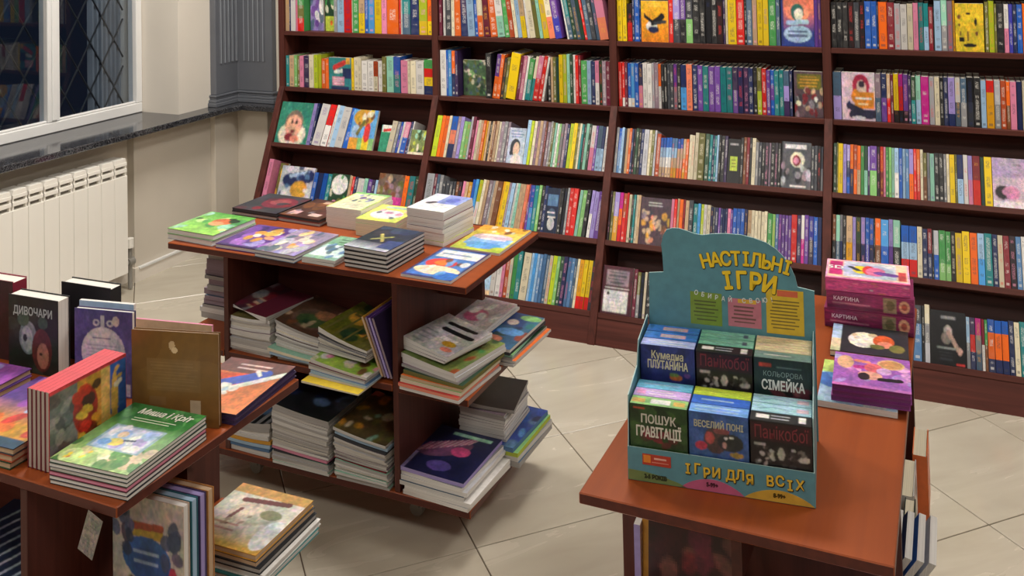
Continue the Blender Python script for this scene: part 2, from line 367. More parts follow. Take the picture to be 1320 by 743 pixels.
fill_d = bpy.data.lights.new('outside_fill_light', 'POINT'); fill_d.energy = 10; fill_d.color = (.75, .85, 1); fill_d.shadow_soft_size = .1; fill_o = bpy.data.objects.new('outside_fill_light', fill_d); C.objects.link(fill_o); fill_o.location = (-4.9, 3.4, 1.9)  # unseen light added outside to brighten the lattice and curtain
# pilaster
pil = struct(empty('trim_2', (XW, YB, SZ))); pil.name = 'trim_2'; pil['label'] = 'grey fluted corner pilaster standing on the granite sill'
def L_prof(name, d, z0, z1, e=0.):
    b = MB(); y0 = -.225-e; x1 = .285+e
    b.prism([(0, y0), (d, y0), (d, -d), (x1, -d), (x1, 0), (0, 0)], z0, z1, 'z', 'pilaster'); return b.obj(name, pil, bevel=.003)
L_prof('base_block', .062, 0, .022, .024); L_prof('base_moulding', .056, .022, .038, .018); L_prof('base_moulding', .048, .038, .052, .008); L_prof('base_moulding', .053, .052, .064, .013); L_prof('shaft', .04, .064, 2.2)
for k in range(5):
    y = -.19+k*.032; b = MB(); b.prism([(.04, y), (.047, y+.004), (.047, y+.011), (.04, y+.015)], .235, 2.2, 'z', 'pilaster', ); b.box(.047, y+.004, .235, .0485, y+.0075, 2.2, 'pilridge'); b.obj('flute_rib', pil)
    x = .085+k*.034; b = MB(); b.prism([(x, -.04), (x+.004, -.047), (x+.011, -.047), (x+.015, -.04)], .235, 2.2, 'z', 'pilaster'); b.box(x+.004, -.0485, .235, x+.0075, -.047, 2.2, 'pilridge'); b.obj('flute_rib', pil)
# radiator
rad = tag(empty('radiator', (-3.75, 2.4, .107)), 'white ribbed radiator under the window sill', 'radiator')
rb = MB(); H_ = .558
rb.box(-.03, .002, .01, .026, .076, H_-.02, 'enamel')
rb.box(.026, .0006, .0, .05, .0786, H_-.085, 'enamel')
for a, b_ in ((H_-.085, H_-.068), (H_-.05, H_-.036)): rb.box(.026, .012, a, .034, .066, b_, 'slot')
for a, b_ in ((H_-.068, H_-.05), (H_-.036, H_-.02)): rb.box(.026, .002, a, .05, .076, b_, 'enamel')
for y in (.002, .066): rb.box(.026, y, H_-.085, .046, y+.01, H_-.02, 'enamel')
rb.prism([(.002, H_-.02), (.076, H_-.02), (.07, H_), (.008, H_)], -.03, .047, 'x', 'enamel')
rme = rb.mesh('radiator_section', bevel=.0012)
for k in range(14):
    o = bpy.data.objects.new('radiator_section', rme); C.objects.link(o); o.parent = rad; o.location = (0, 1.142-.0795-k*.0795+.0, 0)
pv = MB(); pv.tube((0, 1.14, .03), (0, 1.2, .03), .011, 'metal'); pv.tube((0, 1.2, -.1), (0, 1.2, .12), .011, 'metal'); pv.tube((0, 1.185, .03), (0, 1.185+.035, .03), .02, 'metal', 12); pv.tube((0, 1.2, .1), (0, 1.2, .145), .019, 'enamel', 12); pv.obj('valve', rad)
# ceiling lamps; the last three are unseen panels added for front fill
LAMPW = ['ceiling panel lamp nearest the window', 'ceiling panel lamp above the middle table and bookcase', 'ceiling panel lamp at the right end of the bookcase', 'ceiling panel lamp above the left foreground table', 'ceiling panel lamp right of the right table', 'ceiling panel lamp farthest from the bookcase']
for i, (x, y, e) in enumerate(LAMPS):
    t = tag(empty('ceiling_lamp_or_fill', (x, y, CEIL-.001)), LAMPW[i], 'lamp', 'ceiling panel lamps')
    boxo('lamp_frame', -.32, -.32, -.04, .32, .32, 0, 'pvc', t); boxo('diffuser', -.3, -.3, -.046, .3, .3, -.04, 'lamp', t)
    ld = bpy.data.lights.new('panel_light', 'AREA'); ld.shape = 'SQUARE'; ld.size = .58; ld.energy = e; ld.color = (1, .96, .90)
    lo = bpy.data.objects.new('panel_light', ld); C.objects.link(lo); lo.location = (x, y, CEIL-.06)

# ================================================================ BOOKCASE
case = tag(empty('bookcase', (0, 0, 0)), 'long mahogany bookcase along the back wall with sloping lower shelves', 'bookcase')
XD = [-3.293, -2.352, -1.424, -.488, .455]; T = .017
def YF(z): return 3.84+.41*z if z < .927 else 4.22
TH = math.atan(.41); ZS = [1.222, .925, .655, .39, .12]
prof = [(3.84, .0), (4.22, .927), (4.22, 2.1), (4.45, 2.1), (4.45, 0)]
for i, x in enumerate(XD):
    b = MB(); b.prism([(p-0, q) for p, q in prof], -T, T, 'x', 'dark_z'); b.obj('side_panel', case, (x, 0, 0), bevel=.0015)
def board(x0, x1, z, tilt):
    """shelf board in its own frame, front top edge at the origin"""
    b = MB(); d = .215; c = ((x1-x0)/2); b.box(-c, 0, -.022, c, d, 0, 'dark_x'); return b.obj('shelf', case, ((x0+x1)/2, YF(z)+.002, z), (-tilt, 0, 0), bevel=.0015)
for i in range(4):
    x0, x1 = XD[i]+T+.0005, XD[i+1]-T-.0005
    for z in (2.0, 1.76, 1.49): board(x0, x1, z, 0)
    for k, z in enumerate(ZS): board(x0, x1, z, 0 if k < 2 else TH)
    boxo('back_panel', x0, 4.436, .9, x1, 4.444, 2.08, 'dark_x', case)
    b = MB(); L_ = .95; c = (x1-x0)/2; b.box(-c, 0, 0, c, .008, L_, 'dark_x'); b.obj('back_panel', case, ((x0+x1)/2, 3.84+.235, .02), (-TH, 0, 0))
    b = MB(); b.box(-c, 0, 0, c, .018, .112, 'dark_x'); b.obj('plinth', case, ((x0+x1)/2, 3.846, 0), (-TH, 0, 0))
boxo('top_board', XD[0]-T, 4.2, 2.101, XD[4]+T, 4.45, 2.125, 'dark_x', case)

# ---- shelf rows.  token: colour[/colour..]width ; x4 repeats ; _3 gap ; L-6 lean ; H.2 height ; F<id>:w:h[:b] face-out
ROWS = {
(0, 0): 'H.205 tan5 navy1.5 white6 pink2.5 green/olive/red8 _1 Flav:16:.19:b _2 Fygreen:16:.17:b grey4 lblue8 red9 cream1 green7 tan/yellow7 blue4 sky7 yellow8 pink6 orange13 red2 white2 teal/slate9 navy9 yg/yg/yellow9 orange/orange/yellow5',
(0, 1): 'H.165 teal4 tan6 lgreen4 olive3 pink5 dpurple7 H.175 cream6 yg5 yg4 H.155 orange5 orange4 H.165 Fkids:27:.165 yellow3 H.17 cream5 cream4 H.155 white7 white7 rust/cream5 white5 H.18 olive5 mint8 blue/teal8 H.165 pink8 cream3 cream6 white9 H.175 green/red/yellow/navy10',
(0, 2): 'Fmole:47:.215 H.215 lav5 navy3 L5 white12 red/white9 white4 lblue7 H.205 white11 blue7 L0 Ftoys:34:.2 _1 Fmint:18:.14:b L4 H.155 cream7 grey4 blue3 white3 pink/blue7 H.16 navy3 white2 L0 Fyart:20:.12',
(0, 3): 'H.2 pink6 _2 Folive:11:.19:b Fanim:42:.175 H.155 blue5 navy6 blue6 teal5 Fwgreen:22:.16 tan3 red3 navy4 H.15 white/red4 white4 mint4 purple5 dpurple4 lblue3 H.185 Fphoto:30:.185 orange5 teal7 dgreen4',
(1, 0): 'H.205 maroon4 _1 white3 char8 cream4 L-1 orange8 dpurple/navy9 L-3 lblue9 blue4 cream/orange7 L-5 maroon8 orange9 L-6 white/mint9 green6 L-7 rust6 cream4 lblue5 tan/yellow6 white3 L-8 cream7 olive5 mint4 yellow7 L-9 cream/salmon7 purple/violet8 _6 L-10 white2 teal/slate5 dgreen4 slate5 dgreen4 red3 L-9 slate5 char5 slate4 pink/salmon10',
(1, 1): 'H.225 white9 blue3 sky5 orange/navy5 dpurple4 _1 Fcamo:37:.175:b H.215 _1 black8 L9 purple/orange6 orange5 H.2 char4 olive4 L10 H.225 yellow13 H.21 maroon4 pink5 white3 H.2 green/teal7 H.215 L11 cream/teal4 pink/red7 red5 white3 L0 _6 H.21 black4 tan3 olive4 dgreen4 H.225 yellow5 yg5 mint4 dgreen4 white3 red4 dred3 H.2 green8 lblue5 navy5 pink/white5 dgreen4 mauve5 maroon5',
(1, 2): 'H.2 L1 yg8 orange5 orange6 cream4 blue/salmon/navy9 mauve5 lav5 H.18 lgreen5 lgreen5 H.205 lgrey3 maroon5 H.19 pink3 cream4 tan4 orange4 gold3 tan3 black3 tan3 brown3 tan4 cream3 mauve5 grey5 mauve4 H.16 Fwoman:24:.165 H.205 lblue5 yg4 cream4 mauve4 tan4 mauve4 brown3 mauve4 grey3 H.2 olive3 mint3 white3 lgreen3 grey4 mauve4 navy4 H.205 yg5 yellow5 olive3 cream3 teal3 dgreen3 mint4 dgreen3 H.2 white/pink6 purple3 slate/lblue6 navy/lblue4 white4',
(1, 3): 'H.205 lgrey11 maroon4 slate4 grey5 H.18 char5 char5 char5 char4 brown4 char4 H.185 L2 pink4 tan4 gold5 H.2 blue/white4 sky4 L4 yg/white5 cream4 tan4 mauve5 grey3 tan4 brown7 gold3 yellow6 mauve3 lblue5 white3 L3 mint4 tan4 tan4 salmon4 rust2 L1 purple3 blue/sky5 teal5 lgreen4 black4 navy4 Fnavy:17:.195 black4 black4 grey3 red5 red6 L3 mint4 lgreen5 black5 _1 lav/white4 lav5 purple6',
(1, 4): '_60 H.2 Fplay:44:.2 white6 white6 pink4 rust5 cream4 green5 teal6 L2 cream9 lblue3 sky4 lblue3 steel4 steel4 slate4 cream4 yg5 lgreen4 dgreen4 navy5 steel4 steel4 slate3 cream3 gold/gold/gold/red5 yellow/yellow/yellow/red5 yellow/yellow/yellow/red5 char4',
(2, 0): 'H.21 yellow7 yellow6 _1 H.17 black/red7 H.21 navy3 blue7 navy2 Fbird:37:.185 H.21 red6 lav/char9 purple/black8 char/lgreen9 black9 black7.5 x4 H.2 dpurple3 cream3 yellow11 red10 black3 slate7 tan6 yellow7 yellow7 green9 slate5 _1 Fmonster:40:.2 purple4 purple4',
(2, 1): 'H.2 red5 H.198 red/red/red/red/white4 maroon4 blue/blue/blue/blue/white5 sky/sky/sky/sky/white5 blue6 navy/pink6 H.2 white6 white7 lgrey3 mauve6 orange/white4 black4 black4 char4 char5 purple/mauve5 black5 navy/sky8 salmon8 navy7 H.198 purple7 teal8 purple8 x2 teal8 x2 dpurple/purple7 navy7 dpurple7 navy6 black5 olive/yg6 red6 H.192 purple5 blue/purple/blue5 teal6 x2 slate/lav/dpurple7 navy4 _2 Fzombie:36:.192',
(2, 2): 'H.2 grey4 blue/steel4 lblue4 char3 tan4 orange4 navy3 black3 dgreen4 black4 navy4 lgrey7 cream4 olive4 lgrey3 H.185 rust6 H.17 blue/lblue/white/tan4 x4 steel/lblue/tan/gold4 x2 blue/tan/tan/orange4 x2 tan/tan/orange/gold4 orange4 H.19 cream4 cream4 H.2 cream5 olive9 dgreen6 H.195 teal4 navy3 teal3 lblue3 black3 black5 dpurple4 Flabel:17:.185 black4 brown4 dred4 black3 cream5 H.18 grey4 char4 black4 char5 mauve3 black5 char4 black4 Fmanga:38:.19 char4 x2 black4 char/grey3',
(2, 3): 'H.205 black3 olive4 lav/gold7 magenta/orange/red5 rust/red5 red3 H.2 cream4 dgreen3 teal3 cream3 tan4 Fparty:42:.195 H.2 pink4 red4 tan3 orange5 dred3 tan5 char6 H.19 teal6 sky4 yg4 white4 cream5 H.18 navy3 char3 navy4 purple3 navy3 x2 navy3 pink4 purple3 H.185 blue5 x3 navy4 tan/cream5 cream4 cream4 x2 cream4 x2 H.178 green6 lgreen4 steel4 purple4 x4 H.185 red7 dpurple5 white/magenta4 purple5 violet/dpurple6 blue5 navy5',
(2, 4): 'H.19 Fmaroon:36:.19 _1 maroon4 H.18 olive/grey4 black4 cream3 L0 black6 char5 navy5 grey5 dred4 black5 steel5 char5 dpurple6 grey4 black7 navy5 maroon5 char6 black5 slate5 brown5 black6 navy5 char5 purple5 black6 slate4 char6 black6 dred5 navy5 black6 char5 grey4 black6 navy6 char6 black7 slate5',
(3, 0): 'H.19 black8 x3 black8 char8 black7 H.195 blue9 blue8 navy2 H.19 orange12 dred10 H.185 lgrey8 white9 cream8 H.19 pink7 teal7 teal/lblue6.5 H.175 dred6 black1.5 H.2 lblue9 mint/grey8 mauve7 gold3 Fygold:37:.19 _1 olive5 yg7 H.19 olive3 black9 white/pink6 violet5 navy5 blue7 orange8 cream6 teal8 red7 navy9 yellow6 black8 green7 white7 maroon8 slate7 tan9 purple7 blue8 cream8',
(3, 1): 'H.195 slate/lav12 Fwoman2:47:.197 H.195 mauve/slate8 navy/purple8 tan/red5 maroon4 yellow/yellow/yellow/black7 magenta/red/red/black6 purple/purple/purple/black7 dpurple4 H.19 dgreen/teal6 mint/lblue7 magenta11 lgrey7 cream7 black5 navy6 lav/lav/lav/navy9 white/slate7 slate/grey8 H.195 black/char9 black9 H.185 lblue7 red/gold/gold/gold10 lgrey/grey8 rust7 orange/brown5 pink8 navy7 cream9 teal7 black8 red8 lgrey6 green8 navy8 orange7 white7 blue9 black7 tan7 mauve7 yellow8',
(3, 2): 'H.2 dgreen5 olive2 yellow7 H.195 lav5 lav/navy/blue5 orange/navy5 rust/orange5 orange/tan5 green5 dgreen/mint5 lav/dpurple3 purple/lgreen10 black4 red/dred5 pink3 green4 lgreen4 mint4 lblue/white6 blue5 lblue4 steel5 lav/orange6 red4 orange/red5 cream4 H.185 olive/brown5 grey4 mint6 black6 x2 grey4 cream4 yellow7 olive3 navy/lblue8 white6 lav/pink6 dred/red10 dgreen5 yellow10 Fwink:52:.185 navy6 green7 tan7 red7 blue7 cream7 black6 orange7 mint7 navy8 yellow7 grey7 maroon7 teal6',
(3, 3): 'H.2 brown/black5 mint/slate6 grey/navy4 black5 tan/gold9 lav5 dgreen/black7 lav/navy6 blue/violet6 blue/navy6 black2 orange/brown8 sky/blue11 lav/purple6 mint/black10 _1 H.185 blue/lblue/red11 x2 cream7 H.18 navy7 dred/navy6 black2 lgrey/blue7 green/green/lgreen9 green/green/lgreen7 black6 H.175 yellow9 H.185 yellow10 orange10 lblue/sky9 teal10 navy7 cream7 dred8 black8 steel7 white7 green7 maroon8 slate8 orange6 black8 navy7 lblue7 mauve7 tan8',
(3, 4): 'H.19 black6 slate7 char6 navy7 char7 dred6 black6 slate6 brown6 navy6 black8 char6 lgrey6 black7 navy6 maroon6 char7 grey6 H.195 char/steel/steel12 black4 H.2 cream/grey/lgrey7 Fbust:48:.185 H.175 lblue/grey5 dpurple/red/navy7 magenta/grey/slate8 dred/white4 green/brown4 blue/orange/orange/navy9 x3 H.18 navy7 cream7 teal8 black8 red7 slate7 lgreen7 white6 navy8 yellow6 black8 rust7 grey7 blue8 mauve7 black7'}
BAYW = ['leftmost', 'second', 'third', 'rightmost']; ROWW = ['highest visible', 'second', 'third', 'fourth', 'lowest']
ART = {}
def artdef(f): ART[f.__name__[2:]] = f; return f
@artdef
def a_lav(P): return P.rect(0, 0, 1, 1, '8a7ab4').blobs(9, ['purple', 'white', 'lav', 'slate'], 3, (.1, .25)).ell(.5, .2, .16, .1, 'purple').speck(.2), 'lavender picture book'
@artdef
def a_ygreen(P): return P.rect(0, .45, 1, 1, 'dgreen').blobs(8, ['green', 'lgreen', 'cream'], 5, (.08, .2), (0, .4, 1, 1)).rect(0, 0, 1, .45, 'yg').ell(.45, .25, .1, .08, 'orange'), 'green and lime picture book'
@artdef
def a_kids(P): return P.rect(0, 0, 1, 1, 'teal').band(.25, .68, .7, .85, .08, 'red').band(.3, .55, .9, .62, .06, 'white').rect(.62, .35, 1, .68, 'navy').rect(.15, .12, .7, .4, 'pink').lines(.2, .16, .68, .36, 3, 'white').rect(.1, 0, .9, .1, 'navy').rect(.78, .8, .95, 1, 'gold'), 'teal and pink picture book with a red title band'
@artdef
def a_mole(P): return P.rect(0, 0, 1, 1, '33826e').blobs(26, ['mint', 'lgreen'], 8, (.01, .018)).ell(.5, .22, .42, .3, 'cream').ell(.5, .5, .28, .3, '7d6a60').ell(.5, .42, .25, .27, 'e0a58c').ell(.44, .52, .035, .06, 'black').ell(.58, .52, .035, .06, 'black').ell(.42, .15, .14, .1, 'dred').ell(.6, .12, .14, .08, 'salmon').ell(.5, .3, .06, .04, 'dred'), 'teal picture book showing a pink round cartoon face'
@artdef
def a_toys(P): return P.rect(0, 0, 1, 1, 'sky').ell(.45, .8, .4, .22, 'gold').blobs(10, ['yellow', 'cream', 'brown'], 2, (.05, .1), (.15, .62, .8, .98)).rect(0, 0, .35, .3, 'gold').rect(.35, 0, 1, .3, 'lgreen').rect(.55, 0, .8, .35, 'yellow').band(.68, .3, .68, .55, .11, 'red').ell(.2, .45, .16, .16, 'lblue').band(.3, .4, .5, .7, .06, 'olive'), 'yellow and blue picture book with toy blocks'
@artdef
def a_mint(P): return P.rect(0, 0, 1, 1, '3d9a78').rect(.05, .75, .95, 1, 'white').band(.2, .8, .8, .85, .05, 'red'), 'mint picture book with a white top band'
@artdef
def a_yart(P): return P.rect(0, 0, 1, 1, '7c8a55').blobs(14, ['yg', 'olive', 'mint', 'dgreen', 'cream'], 4, (.06, .16)).rect(0, 0, 1, .1, 'cream'), 'small lime and olive picture book'
@artdef
def a_olive(P): return P.rect(0, 0, 1, 1, 'olive').blobs(6, ['gold', 'brown', 'yellow'], 9, (.1, .2)), 'olive picture book'
@artdef
def a_anim(P): return P.rect(0, 0, 1, 1, 'lgrey').band(.25, .6, .85, .75, .18, 'navy').band(.3, .72, .8, .85, .05, 'lblue').ell(.62, .35, .26, .25, 'gold').blobs(9, ['navy', 'white', 'steel'], 6, (.05, .1)).ell(.2, .2, .1, .12, 'white'), 'white picture book with blue striped animals'
@artdef
def a_wgreen(P): return P.rect(0, 0, 1, 1, 'dgreen').ell(.5, .68, .45, .3, 'white').blobs(6, ['cream', 'green', 'pink'], 7, (.06, .14)).ell(.6, .15, .15, .12, 'olive'), 'green picture book with a white oval picture'
@artdef
def a_photo(P): return P.rect(0, 0, 1, 1, '6b5a50').blobs(22, ['tan', 'brown', 'char', 'mauve', 'olive'], 12, (.05, .12), (0, .4, 1, 1)).rect(.0, .15, 1, .42, 'magenta').rect(0, 0, 1, .15, 'orange'), 'brown photo cover book with a pink band'
@artdef
def a_camo(P): return P.rect(0, 0, 1, 1, '4e6a4c').blobs(60, ['lgreen', 'dgreen', 'cream', 'slate', 'char', 'olive'], 14, (.03, .08)), 'dark green picture book of a leafy thicket'
@artdef
def a_woman(P): return P.rect(0, 0, 1, 1, 'b5c0d4').rect(.1, .8, .9, .84, 'grey').lines(.1, .7, .9, .95, 3, 'steel').ell(.45, .45, .3, .24, 'char').ell(.52, .4, .19, .2, 'e6c0a8').ell(.55, .08, .3, .2, 'e8d5d8').ell(.22, .3, .08, .08, 'char'), 'pale blue book with a dark haired woman'
@artdef
def a_navy(P): return P.rect(0, 0, 1, 1, '1d2942').rect(.1, .6, .9, .85, 'steel').ell(.5, .42, .3, .12, 'slate').ell(.5, .2, .28, .14, 'lgrey').lines(.15, .3, .85, .5, 2, 'white'), 'navy book with a pale emblem'
@artdef
def a_play(P): return P.rect(0, 0, 1, 1, 'd5dce8').rect(.25, .66, .95, .86, 'red').rect(.3, .69, .9, .75, 'orange').blobs(12, ['navy', 'black', 'steel', 'tan', 'maroon'], 11, (.05, .11), (.05, .12, .95, .55)).rect(0, 0, 1, .1, 'f0c79a').rect(.75, .1, 1, .45, 'lblue'), 'white and blue picture book with a red banner'
@artdef
def a_bird(P):
    P.grad('e07f1f', 'f3ba2a').ell(.38, .38, .2, .13, 'white').band(.15, .62, .42, .48, .045, 'black').band(.12, .68, .2, .6, .03, 'black').band(.42, .46, .75, .6, .07, 'black').ell(.76, .62, .11, .08, 'black').band(.5, .45, .9, .5, .04, 'char').ell(.45, .3, .2, .08, 'navy').band(.3, .35, .34, .22, .015, 'black').band(.6, .35, .62, .25, .015, 'black')
    return P.lines(.2, .84, .8, .95, 2, 'e8c860'), 'orange yellow book with a black flying bird'
@artdef
def a_monster(P): return P.grad('2c3f8c', 'e07a60', .3, .8).ell(.5, .72, .36, .2, 'f09070').ell(.5, .72, .2, .18, '2f6a60').ell(.54, .68, .13, .13, 'e8e0d0').band(.2, .5, .8, .52, .05, 'lblue').ell(.5, .26, .42, .18, 'lblue').lines(.18, .18, .82, .36, 2, 'navy', 4, .5).rect(0, 0, .08, 1, '2a3a7a'), 'blue and coral book with a pale title cloud'
@artdef
def a_zombie(P): return P.rect(0, 0, 1, 1, '5a4a52').rect(.1, .62, .95, .95, '6d6a2c').lines(.15, .65, .92, .92, 4, 'gold', 6, .5).blobs(26, ['mauve', 'dred', 'grey', 'tan', 'char'], 21, (.05, .11), (0, .05, 1, .6)).ell(.15, .3, .09, .06, 'cream').ell(.75, .4, .06, .06, 'white'), 'dusky pink book with golden lettering'
@artdef
def a_label(P): return P.rect(0, 0, 1, 1, '1c1d20').rect(.15, .85, .85, .9, 'grey').rect(.2, .28, .8, .6, 'yg').lines(.3, .33, .7, .55, 3, 'olive'), 'black book with a lime label'
@artdef
def a_manga(P): return P.rect(0, 0, 1, 1, '55565c').rect(0, 0, .05, 1, 'black').rect(.12, .86, .85, .94, 'white').ell(.55, .62, .24, .17, 'cream').ell(.52, .6, .14, .12, 'dred').ell(.5, .6, .09, .07, 'pink').blobs(16, ['char', 'grey', 'mauve', 'lgrey', 'black'], 31, (.05, .13), (.05, .1, .95, .5)).rect(.3, .03, .85, .07, 'white'), 'grey comic book with a dark red masked figure'
@artdef
def a_party(P): return P.rect(0, 0, 1, 1, '4a3440').lines(.25, .8, .8, .92, 2, 'white', 8, .5).blobs(34, ['tan', 'salmon', 'brown', 'gold', 'mauve', 'char'], 33, (.04, .1), (.05, .08, .95, .7)), 'dusky purple book with an orange crowd scene'
@artdef
def a_maroon(P): return P.rect(0, 0, 1, 1, '4f2430').rect(.12, .6, .86, .92, '9a8890').lines(.18, .62, .82, .9, 4, 'char', 4, .4).rect(.1, .53, .9, .555, 'white').rect(.08, .04, .88, .48, 'white').lines(.18, .1, .8, .44, 5, 'lgrey', 4, .3).ell(.22, .42, .05, .04, 'black'), 'maroon book with a white rounded label'
@artdef
def a_ygold(P): return P.rect(0, 0, 1, 1, 'e2c02e').rect(.38, .77, .55, .82, 'black').ell(.14, .72, .06, .05, 'brown').ell(.72, .62, .045, .09, 'black').ell(.14, .55, .04, .03, 'brown').ell(.18, .37, .03, .05, 'brown').rect(.42, .22, .46, .42, 'brown').ell(.75, .38, .05, .05, 'brown').rect(.14, .2, .32, .29, 'black').ell(.5, .13, .24, .04, 'black').lines(.25, .48, .7, .62, 2, 'd0a822'), 'yellow book with small black pictures'
@artdef
def a_woman2(P): return P.rect(0, 0, 1, 1, 'd8bccc').ell(.58, .72, .26, .25, 'b02a4a').ell(.6, .68, .15, .16, 'f0c8b8').ell(.6, .76, .1, .07, '3a3040').rect(.38, .25, .98, .6, 'e08a30').ell(.42, .5, .13, .15, 'e08a30').rect(.4, .44, .9, .48, 'white').rect(.5, .33, .8, .36, 'f0d0a0').band(.2, .3, .6, .18, .07, '2c2c44').band(.3, .12, .98, .14, .09, '2c2c44').ell(.22, .36, .05, .04, 'navy').ell(.5, .05, .2, .04, 'e8d8e0'), 'pale pink book with a red haired figure in orange'
@artdef
def a_wink(P): return P.rect(0, 0, 1, 1, 'cbb0c8').rect(0, .6, 1, 1, 'b49cc0').rect(0, 0, 1, .14, 'e8d8e0').ell(.25, .3, .2, .14, '2a2028').ell(.45, .3, .22, .13, 'd58ab0').band(.1, .32, .3, .22, .03, 'black').lines(.5, .62, .75, .92, 3, 'mauve', 5, .3), 'pale lilac book with a winking eye drawing'
@artdef
def a_bust(P): return P.rect(0, 0, 1, 1, '131418').rect(.32, .86, .72, .9, 'grey').ell(.5, .62, .12, .12, 'b0a49a').ell(.45, .5, .14, .12, '80766e').band(.52, .6, .78, .3, .05, 'b09488').ell(.82, .28, .07, .07, 'd0a898').rect(.18, .3, .72, .335, 'grey').lines(.2, .08, .7, .26, 3, '3a3c44', 5, .4).rect(.72, .02, .95, .06, 'red'), 'black book with a pale arm and torso'

SPI = []; CAMP = Vector((0, 0, 1.75)); NSP = 0
def spine_geo(b, t, h, d, cols, seed):
    """adds one shelf book to b: thickness x, depth y, height z"""
    n = len(cols); base = cols[0]; lum = sum(cols[n//2]); ink = (.75, .72, .66) if lum < .9 else (.05, .05, .07)
    g = random.Random(seed)
    if g.random() < .3: ink = PAL[g.choice(['gold', 'white', 'red', 'navy', 'cream', 'pink'])] if lum < .9 else PAL[g.choice(['red', 'navy', 'dgreen', 'black', 'purple', 'brown'])]
    c = .0006; k = (*ink, (seed % 97)/97)
    z = h
    for i, col in enumerate(cols):
        z1 = h*(1-(i+1)/n); V0, V1 = z1/h, z/h
        b.face([(c, 0, z1), (t-c, 0, z1), (t-c, 0, z), (c, 0, z)], 'spine', col, [(0, V0), (1, V0), (1, V1), (0, V1)], k)
        z = z1
    mid = cols[n//2]
    for x, s_ in ((c, 0), (t-c, 1)):
        q = [(x, 0, 0), (x, d, 0), (x, d, h), (x, 0, h)]; b.face(q[::-1] if s_ else q, 'card', base)
    e = min(.0012, t*.2)
    b.face([(c, 0, h), (t-c, 0, h), (t-c, .003, h), (c, .003, h)], 'card', base)
    b.face([(c+e, .003, h-.003), (t-c-e, .003, h-.003), (t-c-e, d, h-.003), (c+e, d, h-.003)], 'pages', (.62, .58, .5))
    for x0, x1 in ((c, c+e), (t-c-e, t-c)): b.face([(x0, .003, h), (x1, .003, h), (x1, d, h), (x0, d, h)], 'card', base)
    b.face([(c, d, 0), (t-c, d, 0), (t-c, d, h), (c, d, h)], 'pages', (.62, .58, .5))
    b.face([(c, 0, 0), (c, d, 0), (t-c, d, 0), (t-c, 0, 0)], 'card', base)
def faceout(key, bay, row, X, w_, h_, back, th):
    P = Paint(26, int(26*h_/max(w_, .05)*.9), 'grey'); P, desc = ART[key](P)
    t = .014; z = ZS[row]; yo = .06 if back else .012
    o = empty('book', (0, 0, 0)); tag(o, f'{desc}, {ROWW[row].replace("highest visible", "top")} shelf, {BAYW[bay]} bay', 'book', 'face-out books on the bookcase')
    b = MB(); b.box(-w_/2, -h_/2, 0, w_/2, h_/2, t, 'card', tuple(P.a[0, 0]), mats={'+x': 'pages', '+y': 'pages'}, cols={'+x': (.6, .56, .5), '+y': (.6, .56, .5)}); b.obj('cover', o)
    art(o, w_, h_, P, t+.0004)
    B = Matrix.Translation((X+w_/2, YF(z)+.002, z)) @ Matrix.Rotation(-th, 4, 'X') @ Matrix.Translation((0, yo+t, .0008+h_/2)) @ Matrix.Rotation(math.pi/2, 4, 'X')
    o.matrix_world = B
for (bay, row), spec in ROWS.items():
    th = 0 if row < 2 else TH; z = ZS[row]; h = .2; lean = 0.; items = []; tot = 0
    toks = spec.split()
    for i, tk in enumerate(toks):
        if tk[0] == '_': items.append(('gap', float(tk[1:])))
        elif tk[0] == 'H': items.append(('H', float(tk[1:])))
        elif tk[0] == 'L': items.append(('L', float(tk[1:])))
        elif tk[0] == 'x': items += [items[-1]]*(int(tk[1:])-1)
        elif tk[0] == 'F': p = tk[1:].split(':'); items.append(('F', float(p[1]), p[0], float(p[2]), len(p) > 3))
        else:
            j = len(tk)
            while tk[j-1].isdigit() or tk[j-1] == '.': j -= 1
            items.append(('B', float(tk[j:]), tk[:j].split('/')))
    tot = sum(it[1] for it in items if it[0] in ('gap', 'B', 'F'))
    x0, x1 = XD[bay]+T+.003, XD[bay+1]-T-.003
    if bay == 3: tot = (322, 324, 333, 344, 355)[row]
    k = (x1-x0)/tot; X = x0; cnt = 0
    if bay == 3: items += [it for it in items[-14:] if it[0] == 'B']*2
    for it in items:
        if it[0] == 'H': h = it[1]; continue
        if it[0] == 'L': lean = it[1]*D2R; continue
        wd = it[1]*k
        if X+wd > x1+.0005: break
        if it[0] == 'F':
            faceout(it[2], bay, row, X+.001, wd-.002, it[3], it[4], th)
        elif it[0] == 'B':
            cnt += 1; NSP += 1; g = random.Random(NSP*13+5)
            hh = h*(1+g.uniform(-.012, .012)); t = wd*.97*math.cos(lean); dep = min(.15, hh*.68)
            B = Matrix.Translation((X, YF(z)+.002, z)) @ Matrix.Rotation(-th, 4, 'X') @ Matrix.Translation((0, .010+g.uniform(0, .006), .0008+(t*math.sin(lean) if lean > 0 else 0))) @ Matrix.Rotation(lean, 4, 'Y')
            dist = ((B @ Vector((0, 0, .1)))-CAMP).length
            vis = 1.0
            Xc, Zc = X, z
            if row == 4 and bay == 0: vis = .1
            if X > .26-.02*row*0 and bay == 3: vis = .02 if X > .3 else .3
            SPI.append([t*hh/dist**2*vis, bay, row, cnt, it[2], t, hh, dep, B, NSP])
        X += wd
SPI = [r for r in SPI]; ranked = sorted(SPI, key=lambda r: -r[0]); top = set(r[9] for r in ranked[:205]); rest = MB()
